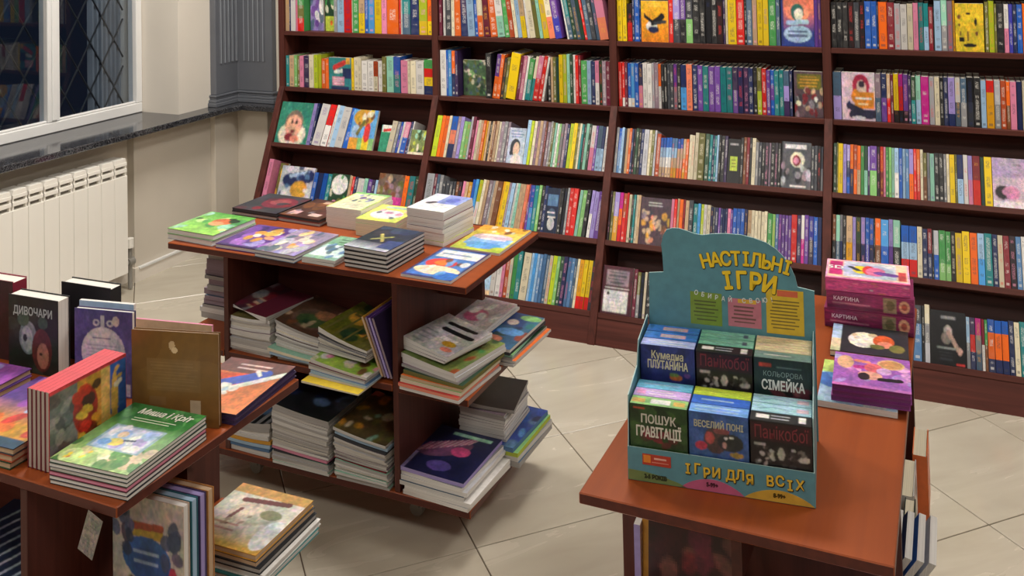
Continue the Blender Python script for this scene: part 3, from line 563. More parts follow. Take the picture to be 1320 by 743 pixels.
for a_, bay, row, n, cols, t, hh, dep, B, sid in SPI:
    cc = [PAL[c] for c in cols]; g = random.Random(sid); f = g.uniform(.6, .98); cc = [tuple(max(.002, min(.9, (m_+(x-m_)*1.18)*f)) for x in c) for c in cc for m_ in (sum(c)/3,)]
    if sid in top:
        b = MB(); spine_geo(b, t, hh, dep, cc, sid); o = b.obj('book'); o.matrix_world = B
        cw = WORD[cols[0]]
        if len(cols) > 1 and cols[-1] != cols[0]: cw += ' and '+WORD[cols[-1]]
        tag(o, f'{cw} book, {ordw(n)} spine from left, {ROWW[row]} shelf, {BAYW[bay]} bay', 'book', f'books on the {ROWW[row]} shelf of the {BAYW[bay]} bay')
    else:
        b = MB(); spine_geo(b, t, hh, dep, cc, sid); rest.v += [] ; off = len(rest.v)
        rest.v += [tuple(B @ Vector(v)) for v in b.v]; rest.f += [tuple(i+off for i in f_) for f_ in b.f]; rest.m += b.m; rest.c += b.c; rest.uv += b.uv; rest.k += b.k
ro = rest.obj('shelf_books'); ro['kind'] = 'stuff'; tag(ro, 'the many slimmer book spines filling the bookcase shelves', 'book')

# ================================================================ DISPLAY TABLES
def table(label, cx, cy, rot):
    t = tag(empty('display_table', (cx, cy, 0), rot), label, 'table')
    X, Y, g = .545, .26, .0006
    boxo('table_top', -X, -Y, .73, X, Y, .75, 'lam_x', t, bevel=.002, edge='edge')
    boxo('bottom_shelf', -X, -Y, .113, X, Y, .135, 'lam_x', t, bevel=.002, edge='edge')
    for s in (-1, 1):
        a, b = sorted((s*.318, s*.30)); boxo('side_panel', a, -Y+.003, .135+g, b, Y-.003, .73-g, 'dark_z', t, bevel=.001)
        a, b = sorted((s*(.318+g), s*X)); boxo('wing_shelf', a, -Y, .42, b, Y, .44, 'lam_y', t, bevel=.002, edge='edge')
        a, b = sorted((s*(.318+g), s*.47)); boxo('wing_rail', a, -.009, .615, b, .009, .73-g, 'dark_x', t)
        for q in (-1, 1):
            m = MB(); m.tube((0, -.009, .022), (0, .009, .022), .022, 'metal', 14); m.box(-.012, -.016, .03, .012, .016, .06, 'metal'); m.tube((0, 0, .06), (0, 0, .1), .009, 'metal', 8); m.box(-.022, -.022, .1, .022, .022, .1125, 'metal')
            m.obj('caster', t, (s*.30, q*.13, 0))
    boxo('middle_shelf', -.30+g, -Y, .42, .30-g, Y, .44, 'lam_x', t, bevel=.002, edge='edge')
    boxo('back_panel', -.30+g, -.008, .44+g, .30-g, .008, .73-g, 'dark_x', t); boxo('back_panel', -.30+g, -.008, .135+g, .30-g, .008, .42-g, 'dark_x', t)
    return t
TM, TR, TF = (-1.806, 2.675), (-.3695, 2.165), (-1.905, 1.53)
table('middle cherry display table with magazine piles, near the bookcase', *TM, 0)
table('right cherry display table carrying the board game carton', *TR, math.pi/2)
table('left foreground cherry display table with standing picture books', *TF, 0)

def slab(name, w_, d, t, top, bot=None, spine=None, pages='lgrey', bend=None, b0=0., b1=0., board=0., par=None, nseg=5, jag=0.):
    """a bound volume lying flat, centred on x,y, z from 0 to t; spine on -x; boards of the given thickness for hardcovers"""
    b = MB(); top, bot, pg = (PAL[x] if x in PAL else rgb(x) for x in (top, bot or top, {'lgrey': 'd6d3d0', 'grey': 'a8a5a3'}.get(pages, pages))); sp = PAL[spine] if spine in PAL else (rgb(spine) if spine else top)
    n = nseg if bend else 1; xs = [-w_/2+w_*i/n for i in range(n+1)]
    def z(base, x, y, amp): return base+(bend(x/w_, y/d)*amp if bend else 0)
    def A(x, y, f): return (x, y, z(f*t, x, y, b0+(b1-b0)*f))
    fr = board/t if board else 0.
    lay = [(0, fr), (fr, 1-fr), (1-fr, 1)] if board else [(0, 1)]
    for li, (f0, f1) in enumerate(lay):
        core = (not board) or li == 1; i0 = min(.003, board*1.3) if (board and li == 1) else 0.
        for i in range(n):
            xa, xb = xs[i], xs[i+1]
            if i == n-1: xb -= i0
            y0, y1 = -d/2+i0, d/2-i0; c = pg if core else (top if li == 2 else bot); m = 'pages' if core else 'card'
            b.face([A(xa, y0, f0), A(xb, y0, f0), A(xb, y0, f1), A(xa, y0, f1)], m, c); b.face([A(xb, y1, f0), A(xa, y1, f0), A(xa, y1, f1), A(xb, y1, f1)], m, c)
            b.face([A(xa, y0, f1), A(xb, y0, f1), A(xb, y1, f1), A(xa, y1, f1)], 'card', top if (li == len(lay)-1) else (bot if li == 0 else pg))
            b.face([A(xa, y0, f0), A(xa, y1, f0), A(xb, y1, f0), A(xb, y0, f0)], 'card', bot if li == 0 else pg)
        xe = xs[-1]-i0
        b.face([A(xe, y0, f0), A(xe, y1, f0), A(xe, y1, f1), A(xe, y0, f1)], m, c); b.face([A(xs[0], y1, f0), A(xs[0], y0, f0), A(xs[0], y0, f1), A(xs[0], y1, f1)], 'card', sp)
    me = b.mesh(name); o = bpy.data.objects.new(name, me); C.objects.link(o)
    if par: o.parent = par
    return o
def pile(where, x, y, z0, w_, d, ang, layers, label_first, cat, kind, group, P=None, bend=None, amp=0., board=0., jit=.004, jang=1.5, res=150, txt=None):
    """layers from the bottom up: (thickness, top colour, pages[, dx, dy, dang, w, d]). Returns the top object"""
    z = z0+.0006; H = sum(l[0] for l in layers); N = len(layers); g = random.Random(int(abs(x*7919+y*104729+z0*31)*100)); top = None
    for i, l in enumerate(layers):
        t, col, pg = l[:3]; ex = list(l[3:])+[0]*(5-len(l[3:])); f0, f1 = (z-z0)/H*amp, (z-z0+t)/H*amp
        ww, dd = (ex[3] or w_), (ex[4] or d); last = i == N-1
        if last and P is not None: tint = None
        e = empty(kind, (x+g.uniform(-jit, jit)+ex[0], y+g.uniform(-jit, jit)+ex[1], z), (ang+g.uniform(-jang, jang)+ex[2])*D2R)
        n = N-i; cw = WORD.get(col, 'printed')
        pos = 'top' if n == 1 else ('bottom' if n == N else ordw(n)+' from top')
        lab = label_first if (last and label_first) else f'{cw} {kind.replace("_", " ")}, {pos} of the {where}'
        tag(e, lab, cat, group)
        slab('cover' if board else 'pages_and_cover', ww, dd, t-.0004, col, pages=pg, bend=bend, b0=f0, b1=f1, board=board, par=e)
        if last and P is not None:
            art(e, ww, dd, P, t-.0002, bend=(lambda u, v: bend(u, v)*f1) if bend else None)
            if txt: txt(e, t+.0003)
        z += t; top = e
    return top
def PP(w_, d, base, r=260): return Paint(max(8, int(w_*r)), max(8, int(d*r)), base)
gM = 'books laid out on the middle table top'
P = PP(.215, .2, 'lgreen').grad('9ad060', '5aa848').blobs(14, ['c8e890', 'green', 'dgreen', 'mint'], 3, (.05, .16)).ell(.62, .62, .2, .16, 'c86a40').ell(.58, .5, .14, .1, 'e09a70').ell(.8, .7, .1, .09, '1d3a20').ell(.7, .78, .08, .05, '1d3a20').rect(0, 0, .05, 1, 'lgreen')
pile('green pile on the middle table', -2.275, 2.54, .75, .2, .2, -3, [(.017, 'lgrey', 'white'), (.018, 'lgreen', 'white')], 'green picture book with orange animal, on a white one, table corner', 'book', 'book', gM, P, board=.0018, jit=.001)
P = PP(.17, .21, '5a3a80').blobs(20, ['purple', 'a06ac0', '3a2a60', 'lav'], 5, (.08, .2)).blobs(10, ['gold', 'e0a070', 'cream'], 6, (.06, .14), (.3, .3, .85, .85)).rect(0, 0, 1, .06, '3a2a60')
pile('purple pile', -2.078, 2.534, .75, .172, .21, -1, [(.014, 'purple', 'lgrey')], 'violet book with golden figures beside the green picture book', 'book', 'book', gM, P, board=.0018, jit=.001)
P = PP(.155, .22, '9a8aa8').blobs(20, ['lgrey', 'lav', 'mauve', 'slate', 'cream'], 7, (.08, .18)).blobs(8, ['gold', 'e0c890', 'cream'], 8, (.06, .12), (.2, .2, .9, .9))
pile('silvery pile on the middle table', -1.908, 2.515, .75, .155, .222, -2, [(.011, 'slate', 'lgrey'), (.011, 'mauve', 'lgrey')], 'silvery lilac book with gold figures right of the violet book', 'book', 'book', gM, P, board=.0015, jit=.001)
P = PP(.12, .2, '8ab09a').rect(0, .55, 1, 1, '7aa88a').rect(.05, .12, .95, .6, 'c8d8dc').blobs(12, ['slate', 'steel', 'navy', 'white'], 9, (.05, .12), (.1, .1, .9, .6)).lines(.2, .68, .8, .9, 2, 'dgreen')
pile('mint comic pile on the middle table', -1.762, 2.522, .75, .118, .205, 0, [(.009, 'dgreen', 'lgrey'), (.009, 'mint', 'lgrey')], 'small mint comic book left of the dark stack', 'book', 'book', gM, P, jit=.001)
P = PP(.155, .2, '24303c').grad('c0c4c8', '1e2a38', 0, .35).rect(0, .3, 1, 1, '2a3440').blobs(6, ['3a4a60', '2c3c58', 'char'], 3, (.1, .2), (0, .3, 1, 1)).band(.3, .65, .55, .38, .03, 'b8b060').band(.28, .4, .6, .6, .03, 'a0a060').rect(.65, .1, 1, .45, '3a4a78').speck(.2)
pile('dark stack on the middle table', -1.598, 2.532, .75, .155, .203, -3, [(.0125, 'black', 'lgrey')]*4+[(.0125, 'char', 'lgrey')], 'dark slate hardcover with pale emblem, top of the dark stack', 'book', 'book', 'dark stack of hardcovers on the middle table', P, board=.0018, jit=.0015)
P = PP(.16, .25, '3a3a68').rect(.05, .05, .95, .95, '4a7ac0').rect(.1, .68, .95, .92, 'white').lines(.15, .72, .9, .88, 1, 'steel').ell(.4, .48, .3, .16, 'red').ell(.42, .5, .16, .09, 'orange').ell(.5, .25, .45, .14, 'e8d0b0').ell(.8, .12, .25, .12, '2f6ac0').blobs(10, ['white', 'salmon', 'brown', 'sky', 'cream'], 4, (.04, .09), (.1, .15, .9, .6))
pile('near corner', -1.392, 2.548, .75, .165, .25, -2, [(.008, 'navy', 'lgrey')], 'blue picture book with red car like shape at the table corner', 'book', 'book', gM, P, jit=0)
P = PP(.17, .24, 'sky').grad('yg', 'f0c060', .1, .9).rect(.1, .1, .95, .5, '8ab8e8').ell(.5, .2, .4, .12, 'sky').ell(.5, .55, .4, .12, 'dcc0c8').rect(0, .78, 1, 1, 'gold').blobs(14, ['gold', 'e0a850', 'cream', 'brown'], 5, (.04, .08), (.05, .72, .95, .98)).ell(.1, .12, .14, .1, 'yg').ell(.9, .1, .16, .1, 'yg').lines(.25, .38, .85, .68, 2, 'white')
pile('far corner', -1.368, 2.803, .75, .172, .24, 0, [(.008, 'gold', 'lgrey')], 'yellow and sky blue picture book at the far table corner', 'book', 'book', gM, P, jit=0)
P = PP(.2, .2, '3c3a40').ell(.62, .55, .34, .3, '7a2c3c').ell(.6, .6, .2, .16, '9a4a50').blobs(10, ['char', '5a3038', 'dred', '2a2a30'], 8, (.05, .12))
pile('dark album pile on the middle table', -2.26, 2.835, .75, .2, .2, -3, [(.012, 'char', 'grey'), (.012, 'black', 'char')], 'dark grey album with crimson picture, back left of middle table', 'book', 'book', gM, P, board=.0015, jit=.002)
P = PP(.175, .2, '4a2c28').blobs(12, ['5a3830', '3a2420', 'brown'], 9, (.1, .2)).rect(.1, .1, .35, .3, 'd0a8a0').rect(.35, .8, .75, .92, 'c8a090').rect(.6, .12, .85, .25, 'd8b8b0').blobs(5, ['tan', 'mauve'], 4, (.03, .07))
pile('brown album pile on the middle table', -2.06, 2.83, .75, .178, .2, -3, [(.012, 'dred', 'grey'), (.012, 'brown', 'char')], 'dark brown album with small pink pictures, beside the grey album', 'book', 'book', gM, P, board=.0015, jit=.002)
P = PP(.14, .19, 'e8e4b8').rect(0, 0, .04, 1, 'yg').rect(.96, 0, 1, 1, 'yg').rect(0, .9, 1, 1, 'lgreen').blobs(14, ['slate', 'lav', 'grey', 'cream', 'purple'], 11, (.03, .08), (.15, .45, .85, .9)).lines(.1, .08, .9, .35, 3, 'grey')
pile('cream stack on the middle table', -1.887, 2.835, .75, .142, .19, -2, [(.0135, c, 'white') for c in ('white', 'cream', 'white', 'cream', 'yg')], 'cream book with lime edges, top of the back cream stack', 'book', 'book', 'back cream stack of books', P, jit=.002)
P = PP(.155, .17, 'd8de60').rect(.04, .04, .96, .96, 'dde070').ell(.5, .42, .38, .28, 'e8e4e0').blobs(10, ['lgrey', 'pink', 'white', 'slate'], 12, (.04, .09), (.2, .2, .85, .7)).rect(.2, .8, .9, .93, 'sky', .5)
pile('lime stack on the middle table', -1.74, 2.785, .75, .152, .17, 1, [(.0135, c, 'cream') for c in ('yg', 'yg', 'lgreen', 'yg')], 'lime yellow book with white picture, top of the lime stack', 'book', 'book', 'lime stack of books', P, jit=.002)
P = PP(.145, .18, 'ece8ea').rect(.35, .45, 1, 1, '8a9ad8').rect(.0, .45, .4, 1, 'dfe0ee').ell(.3, .45, .14, .07, 'char', 1, .5).lines(.1, .15, .9, .4, 3, 'lgrey').ell(.7, .7, .18, .14, '6a7ac8')
pile('tall white stack on the middle table', -1.545, 2.79, .75, .14, .178, -5, [(.0135, c, 'white') for c in ('yg', 'olive', 'grey', 'mauve', 'magenta', 'maroon', 'magenta', 'lav')], 'white and periwinkle book, top of the tall stack by bookcase', 'book', 'book', 'tall white stack of books', P, jit=.003)

# ---- magazine piles under the middle table top
sagR = lambda u, v: -(u+.5)+.35*(u+.5)**2
sagL = lambda u, v: (u+.5)**2*.9-(u+.5)*.55
def greys(n, t, s, cols=('lgrey', 'grey', 'white', 'cream', 'mauve')):
    g = random.Random(s); n2 = int(round(n*1.5)); return [(t*n/n2*g.uniform(.75, 1.25), g.choice(cols), g.choice(['d4d0cc', 'd8d6d4', 'e2dfdc', 'b4b0ae', 'cfcac2'])) for _ in range(n2)]
def mags(where, x, y, z, w_, d, ang, layers, lab, P, bend=None, amp=0., jit=.004, jang=1.5):
    return pile(where, x, y, z, w_, d, ang, layers, lab, 'magazine', 'magazine', 'magazines of the '+where, P, bend, amp, jit=jit, jang=jang)
P1 = PP(.17, .19, '6a6238', 160).blobs(18, ['olive', 'brown', 'green', 'maroon', 'gold'], 21, (.06, .16))
mags('left pile on the middle shelf', -2.03, 2.525, .44, .17, .2, -2, greys(8, .0135, 1), 'olive magazine with round picture under the tilted mauve one', P1, sagL, .02)
P1 = PP(.16, .2, '58303a', 160).blobs(16, ['maroon', 'mauve', 'char', 'dred', 'grey'], 22, (.06, .16)).lines(.2, .1, .8, .5, 3, 'tan')
e = pile('tilted', -2.02, 2.53, .567, .165, .2, -10, [(.012, 'maroon', 'lgrey')], 'tilted maroon magazine resting on the left shelf pile', 'magazine', 'magazine', None, P1, lambda u, v: -(u+.5)*.6, .05)
P1 = PP(.165, .2, '5a4030', 160).ell(.5, .4, .4, .3, '70584a').ell(.5, .35, .3, .18, '48603a').ell(.6, .6, .2, .14, 'a07050').blobs(8, ['brown', 'dgreen', 'tan'], 4, (.05, .1))
mags('second pile on the middle shelf', -1.845, 2.53, .44, .165, .21, 0, [(.01, 'lgrey', 'lgrey'), (.01, 'slate', 'lgrey'), (.012, 'teal', 'lblue', -.01, -.02), (.01, 'mint', 'cream', -.012, -.02)]+greys(5, .012, 5)+[(.012, 'black', 'lgrey'), (.01, 'char', 'grey')], 'brown oval magazine on top of the second shelf pile', P1, sagR, .05)
P1 = PP(.19, .22, '6a6a24', 160).blobs(16, ['olive', 'dgreen', 'gold', 'yg'], 23, (.08, .2)).lines(.1, .6, .6, .85, 2, 'dgreen')
def Pc(c, seed, cols, w_=.2, d=.24): return PP(w_, d, c, 150).blobs(26, cols, seed, (.04, .11))
mags('yellow based pile', -1.655, 2.50, .44, .2, .235, -3, [(.007, 'yellow', 'cream', 0, -.055), (.008, 'lblue', 'lgrey', .005, -.03), (.009, 'steel', 'lblue', .01, -.028), (.009, 'lgrey', 'lgrey', 0, -.02), (.008, 'maroon', 'grey', 0, -.018), (.012, 'lgreen', 'lgrey', 0, -.02)], 'lime magazine with blossoms halfway up the yellow-based pile', PP(.2, .235, '9cc44a', 200).blobs(10, ['white', 'cream', 'pink', 'brown'], 31, (.05, .1), (.0, .0, 1, .3)), sagR, .03)
mags('thick grey pile', -1.665, 2.515, .494, .18, .215, -5, [(.014, 'mauve', 'lgrey')]*1+greys(3, .014, 7, ('grey', 'lgrey'))+[(.007, 'dred', 'char'), (.016, 'olive', 'lgrey')], 'olive green magazine topping the thick grey pile', P1, sagR, .06)
for i, (c, pg) in enumerate((('gold', 'tan'), ('purple', 'mauve'), ('purple', 'lav'), ('dpurple', 'mauve'))):
    e = tag(empty('magazine'), f'{WORD[c]} magazine leaning on the table side panel, {ORD[i]} from the pile', 'magazine', 'magazines leaning on the inner side panel')
    slab('pages_and_cover', .175, .2, .007, c, pages=pg, par=e)
    e.matrix_world = Matrix.Translation((-1.583+.0115*i, 2.525, .532)) @ Matrix.Rotation((68+.5*i)*D2R, 4, 'Y')
P1 = PP(.19, .2, '20262a', 160).blobs(10, ['char', 'navy', 'steel'], 25, (.06, .16))
mags('left pile on the bottom shelf', -2.035, 2.53, .135, .165, .22, 0, [(.016, 'lgrey', 'lgrey'), (.012, 'navy', 'steel'), (.01, 'steel', 'lblue'), (.01, 'gold', 'gold'), (.012, 'white', 'lgrey'), (.01, 'lav', 'white'), (.012, 'slate', 'grey'), (.014, 'grey', 'grey')], 'grey magazine topping the left bottom shelf pile', P1, sagL, .03)
mags('tall bottom shelf pile', -1.832, 2.53, .135, .205, .24, 0, greys(3, .013, 8, ('lgrey', 'mint'))+[(.006, 'black', 'char'), (.01, 'mauve', 'pink')]+greys(11, .013, 9, ('lgrey', 'grey', 'white')), 'black glossy magazine topping the tall bottom shelf pile', P1, sagR, .035, jit=.002)
P2 = Pc('6a5a3c', 26, ['olive', 'salmon', 'dred', 'cream', 'mint', 'gold', 'dgreen'], .18, .22)
mags('right pile on the bottom shelf', -1.616, 2.53, .135, .18, .24, 0, greys(5, .012, 10, ('lgrey', 'mint', 'white'))+[(.006, 'maroon', 'dred')]+greys(5, .011, 11)+[(.01, 'black', 'char'), (.012, 'lblue', 'lblue'), (.01, 'mint', 'lgrey')], 'olive and salmon magazine topping the right bottom shelf pile', P2, sagR, .035, jit=.003)
# left wing, paper stack seen past the panel
mags('left wing stack', -2.265, 2.715, .44, .19, .24, 0, [(.02, 'grey', 'grey', -.02), (.016, 'lgrey', 'lgrey', -.018), (.01, 'black', 'grey', -.015), (.018, 'mauve', 'mauve', -.006), (.014, 'slate', 'mauve', -.004), (.02, 'mauve', 'mauve', -.006), (.018, 'grey', 'grey', .012), (.018, 'lgrey', 'mauve', .012), (.012, 'char', 'grey', .008), (.016, 'mauve', 'mauve', .0), (.02, 'grey', 'mauve', .006), (.02, 'lgrey', 'mauve', .01), (.02, 'mauve', 'grey', .01)], 'mauve magazine topping the stack on the left wing shelf', PP(.19, .24, 'mauve', 80), jit=.005)
# right wing, middle shelf: front and rear piles
P3 = PP(.19, .22, 'b8b4b4', 260).rect(0, .0, 1, 1, 'c4c0c0').band(.25, .8, .8, .82, .045, 'black').band(.3, .62, .9, .62, .05, 'black').rect(.45, .35, .8, .45, 'white').ell(.72, .3, .14, .08, 'd0a030').ell(.8, .15, .12, .06, 'salmon').lines(.05, .05, .4, .5, 4, 'grey')
mags('right wing front pile', -1.365, 2.52, .44, .2, .235, -4, [(.010, 'lgrey', 'lgrey', 0, -.012), (.009, 'red', 'salmon', -.004, -.012), (.011, 'lgreen', 'cream', -.004, -.002, 2), (.009, 'orange', 'tan', -.002, .0, 4), (.012, 'dgreen', 'olive', .004, .006), (.008, 'mauve', 'grey', .0, .01, -3), (.014, 'lgrey', 'lgrey', 0, .012, -6), (.014, 'olive', 'lgrey', 0, .014, -8)], 'olive photo magazine under the pale newspaper like one', Pc('7a8a4a', 41, ['green', 'olive', 'orange', 'white', 'rust', 'dgreen'], .2, .235), sagR, .018, jit=.002)
pile('upper', -1.385, 2.53, .530, .17, .2, -14, [(.012, 'mauve', 'lgrey'), (.013, 'lgrey', 'lgrey'), (.013, 'grey', 'lgrey')], 'pale magazine with bold black lettering, topping the front wing pile', 'magazine', 'magazine', 'pale magazines on the front wing pile', P3, sagR, .03, jit=.003)
P4 = PP(.18, .26, '3a6a90', 220).rect(0, .6, .8, 1, '2a4a80').blobs(16, ['navy', 'blue', 'sky', 'dgreen', 'rust', 'cream', 'teal'], 42, (.06, .15)).ell(.7, .45, .25, .1, 'sky').ell(.5, .2, .2, .1, 'salmon').ell(.8, .9, .2, .08, 'lgreen')
mags('right wing rear pile', -1.325, 2.775, .44, .18, .255, -1, [(.01, 'grey', 'lgrey', .012, -.002), (.009, 'orange', 'lgrey', .016, .006), (.009, 'dgreen', 'grey', .004), (.009, 'lgreen', 'mint', 0, 0, 2), (.01, 'black', 'char'), (.01, 'yg', 'lgrey', 0, .0)], 'blue and teal magazine with figures, rear of right wing shelf', P4, sagR, .01, jit=.003)
pile('rear upper', -1.40, 2.80, .4985, .13, .23, -2, [(.012, 'lgrey', 'lgrey'), (.012, 'pink', 'lgrey')], 'pinkish white magazine on the rear wing pile', 'magazine', 'magazine', 'pinkish magazines on the rear wing pile', PP(.13, .23, 'c0b0b4', 150).ell(.4, .4, .3, .2, 'c05a80').blobs(6, ['white', 'lgrey'], 3, (.08, .16)), sagR, .01)
# right wing, bottom shelf
P5 = PP(.215, .24, '1f2450', 260).ell(.4, .55, .36, .16, '6a4468', 1, .5)
for k in range(16): P5.band(.03+k*.04, .36+k*.025, .13+k*.042, .6+k*.022, .008, 'd4b0c0' if k % 2 else 'b86a90')
P5.ell(.62, .55, .14, .1, 'c04a80').ell(.5, .2, .18, .1, '5a4a9a').rect(.3, .86, .9, .92, 'mint').rect(0, 0, .1, .35, 'lav')
mags('bottom wing front pile', -1.385, 2.545, .135, .215, .25, -2, [(.012, 'lgrey', 'white', .022, -.006), (.014, 'white', 'white', .024, -.006), (.012, 'slate', 'lgrey', 0, -.004), (.014, 'lgrey', 'white', .008), (.012, 'grey', 'white', 0), (.012, 'navy', 'lav', -.004)], 'navy magazine with ribbed pink picture on the bottom wing shelf', P5, sagR, .012, jit=.002)
mags('bottom wing rear pile', -1.335, 2.79, .135, .2, .25, -2, [(.016, 'slate', 'grey', .012, .0), (.014, 'grey', 'lgrey', .01), (.013, 'lgreen', 'yg', .008), (.014, 'blue', 'steel', 0)], 'blue magazine with lime edged one beneath, bottom wing shelf rear', Pc('2c4aa0', 44, ['blue', 'navy', 'steel', 'sky'], .2, .25), None, 0, jit=.003)
pile('grey rear pile', -1.355, 2.775, .193, .15, .2, 3, greys(10, .0135, 15, ('grey', 'mauve', 'lgrey'))[:10]+[(.012, 'char', 'grey', .01, .01, 8)], 'dark grey magazine topping the grey rear pile, bottom wing shelf', 'magazine', 'magazine', 'grey pile at the rear of the bottom wing shelf', PP(.15, .2, '1d1d22', 120), sagR, .02, jit=.003)

# ================================================================ RIGHT TABLE
gR = 'things on the right table'
def box_item(name, w_, d, t, col, par, mats={}, cols={}):
    b = MB(); b.box(-w_/2, -d/2, 0, w_/2, d/2, t, 'card', PAL[col] if col in PAL else rgb(col), mats, cols); return b.obj(name, par, bevel=.0008)
# puzzle boxes
z = .7506
for i, (hh, w_, d, c, dx, an) in enumerate(((.046, .205, .145, '8a2a5c', .0, 0), (.042, .2, .142, '98346a', .002, 1.5), (.031, .195, .14, 'd0508c', -.004, 3))):
    t = tag(empty('puzzle_box', (-.213+dx, 2.585, z), (an+1)*D2R), ('magenta puzzle box at the bottom of the three box stack', 'magenta puzzle box in the middle of the three box stack', 'bright pink box with white top picture, topmost of three boxes')[i], 'box', 'pink boxes at the back of the right table')
    box_item('box', w_, d, hh, c, t)
    if i == 2:
        P = Paint(56, 40, 'd8508c').rect(0, .05, 1, 1, 'e8a0c0').rect(.02, .1, .98, .97, 'f0c8a8').rect(.03, .2, .2, .92, 'b83070').rect(.22, .15, .84, .95, 'c8ccd8').ell(.5, .55, .32, .3, 'a8b0cc').ell(.42, .55, .1, .2, 'yellow').ell(.52, .55, .08, .24, 'red').ell(.6, .5, .12, .22, 'e070a0').band(.3, .66, .4, .5, .04, 'char').band(.65, .45, .8, .4, .08, 'purple').rect(.87, .15, .97, .6, 'c04a4a')
        art(t, w_, d, P, hh+.0003); text(t, '5D', -w_*.385, .01, hh+.0009, .032, 'white', bold=.001)
    P = Paint(70, 16, c).rect(0, 0, 1, .2, '702050').lines(.05, .2, .6, .45, 1, 'pink').rect(.66, .05, .81, .95, '9a8a70').ell(.74, .5, .05, .3, '70684c').ell(.9, .5, .06, .38, 'e0a888').ell(.9, .5, .035, .22, 'b05a50')
    if i < 2:
        art(t, w_-.004, hh-.004, P, 0, name='front_print').matrix_local = Matrix.Translation((0, -d/2-.0004, hh/2)) @ Matrix.Rotation(math.pi/2, 4, 'X')
        text(t, 'КАРТИНА', -w_*.27, -d/2-.0009, hh*.6, .0125, 'f0d0e4', rot=(math.pi/2, 0, 0), bold=.0004)
    else:
        art(t, w_-.004, hh-.004, Paint(60, 12, 'e05a9c').blobs(14, ['pink', 'magenta', 'f0a0b0', 'salmon', 'white'], 4, (.02, .06)), 0, name='front_print').matrix_local = Matrix.Translation((0, -d/2-.0004, hh/2)) @ Matrix.Rotation(math.pi/2, 4, 'X')
    z += hh+.0006
P = PP(.168, .155, '262a30', 420).rect(0, 0, .12, 1, 'd8c8a8').rect(0, .45, .12, 1, 'lblue').ell(.42, .5, .2, .28, 'e4dccc').ell(.3, .5, .08, .12, 'white').blobs(12, ['cream', 'tan', 'lgrey'], 9, (.03, .07), (.3, .3, .6, .75)).ell(.68, .52, .14, .22, 'c0562c').ell(.7, .4, .1, .12, 'salmon').ell(.6, .3, .1, .08, 'olive').ell(.85, .3, .1, .14, 'olive')
t = tag(empty('book', (-.203, 2.425, .7506), 3*D2R), 'dark picture book with white and orange figure, before the pink boxes', 'book', gR); slab('cover', .168, .155, .014, 'char', pages='cream', board=.0015, par=t); art(t, .168, .155, P, .0143)
P = PP(.165, .2, 'lblue', 240).blobs(12, ['sky', 'white', 'lgreen', 'blue', 'mint'], 9, (.08, .2)).rect(0, .7, 1, 1, 'b8cc70')
t = tag(empty('book', (-.208, 2.195, .7506), 2*D2R), 'pale blue and lime book mostly hidden beneath the lilac doll books', 'book', gR); slab('cover', .155, .2, .012, 'white', pages='white', par=t); art(t, .155, .2, P, .0123)
z = .7633
P = PP(.152, .155, 'a060b4', 440).blobs(20, ['c080c8', 'e0a0d0', '8a50a8', 'lav'], 3, (.03, .1)).ell(.15, .72, .11, .2, 'd8a888').ell(.75, .78, .18, .15, 'e0b488').ell(.75, .78, .15, .12, 'c89060').band(.3, .8, .45, .78, .04, 'salmon').band(.3, .6, .42, .62, .05, 'magenta').ell(.52, .62, .12, .14, 'e06a70').ell(.48, .38, .16, .12, 'e0a890').ell(.4, .34, .08, .11, '2a1c28').band(.62, .3, .86, .32, .05, '1c1620').ell(.66, .55, .1, .1, 'd8a8d8').rect(0, 0, 1, .07, 'c070b8')
for i in range(3):
    t = tag(empty('book', (-.183+.001*i, 2.185+.001*i, z), (3+[0, 1.5, .5][i])*D2R), ('lilac doll book at the bottom of the three book stack', 'lilac doll book in the middle of the three book stack', 'lilac book with two doll faces, topmost on the right table')[i], 'book', 'lilac doll books'); slab('cover', .152, .158, .0105, '8a3a86', pages='7c3a78', board=.0016, par=t); z += .0112
art(t, .152, .158, P, .0109)

# board game carton (outlines in its own frame: x along the front, y into the carton)
A6 = 6.4*D2R
ct = tag(empty('display_carton', (-.561, 1.692, .7505), A6), 'teal cardboard display carton with yellow headings, holding board games', 'display carton')
TEAL, TEAL2 = '5a8f9c', '6aa2ac'; W = .3235
b = MB(); b.box(0, 0, 0, W, .225, .0015, 'card', rgb(TEAL)); b.obj('carton_floor', ct)
b = MB(); b.box(0, 0, 0, W, .0018, .059, 'card', rgb(TEAL), cols={'+z': rgb('a8c4c0')}); b.obj('front_panel', ct)
for x in (0, W-.0018):
    b = MB(); b.prism([(.0025, .0016), (.222, .0016), (.222, .21), (.12, .2), (.10, .16), (.012, .145), (.006, .075), (.0025, .059)], x, x+.0018, 'x', 'card', rgb('9cbcbc'), rgb(TEAL)); b.obj('side_panel', ct)
b = MB(); b.box(.0022, .118, .0016, W-.0022, .2175, .046, 'card', rgb(TEAL2)); b.obj('inner_step', ct)
out = [(0, 0), (.3265, 0), (.3265, .286), (.2955, .291), (.2915, .31), (.283, .33), (.272, .346), (.257, .361), (.238, .372), (.215, .379), (.19, .3835), (.16, .3835), (.135, .381), (.115, .377), (.10, .3785), (.085, .383), (.068, .387), (.055, .3865), (.043, .382), (.036, .37), (.032, .352), (.034, .33), (.0355, .297), (.006, .293)]
b = MB(); b.prism(out, .2235, .2265, 'y', 'card', rgb('9ab8b8'), rgb(TEAL)); bd = b.obj('header_board', ct)
FR = (math.pi/2, 0, 0)
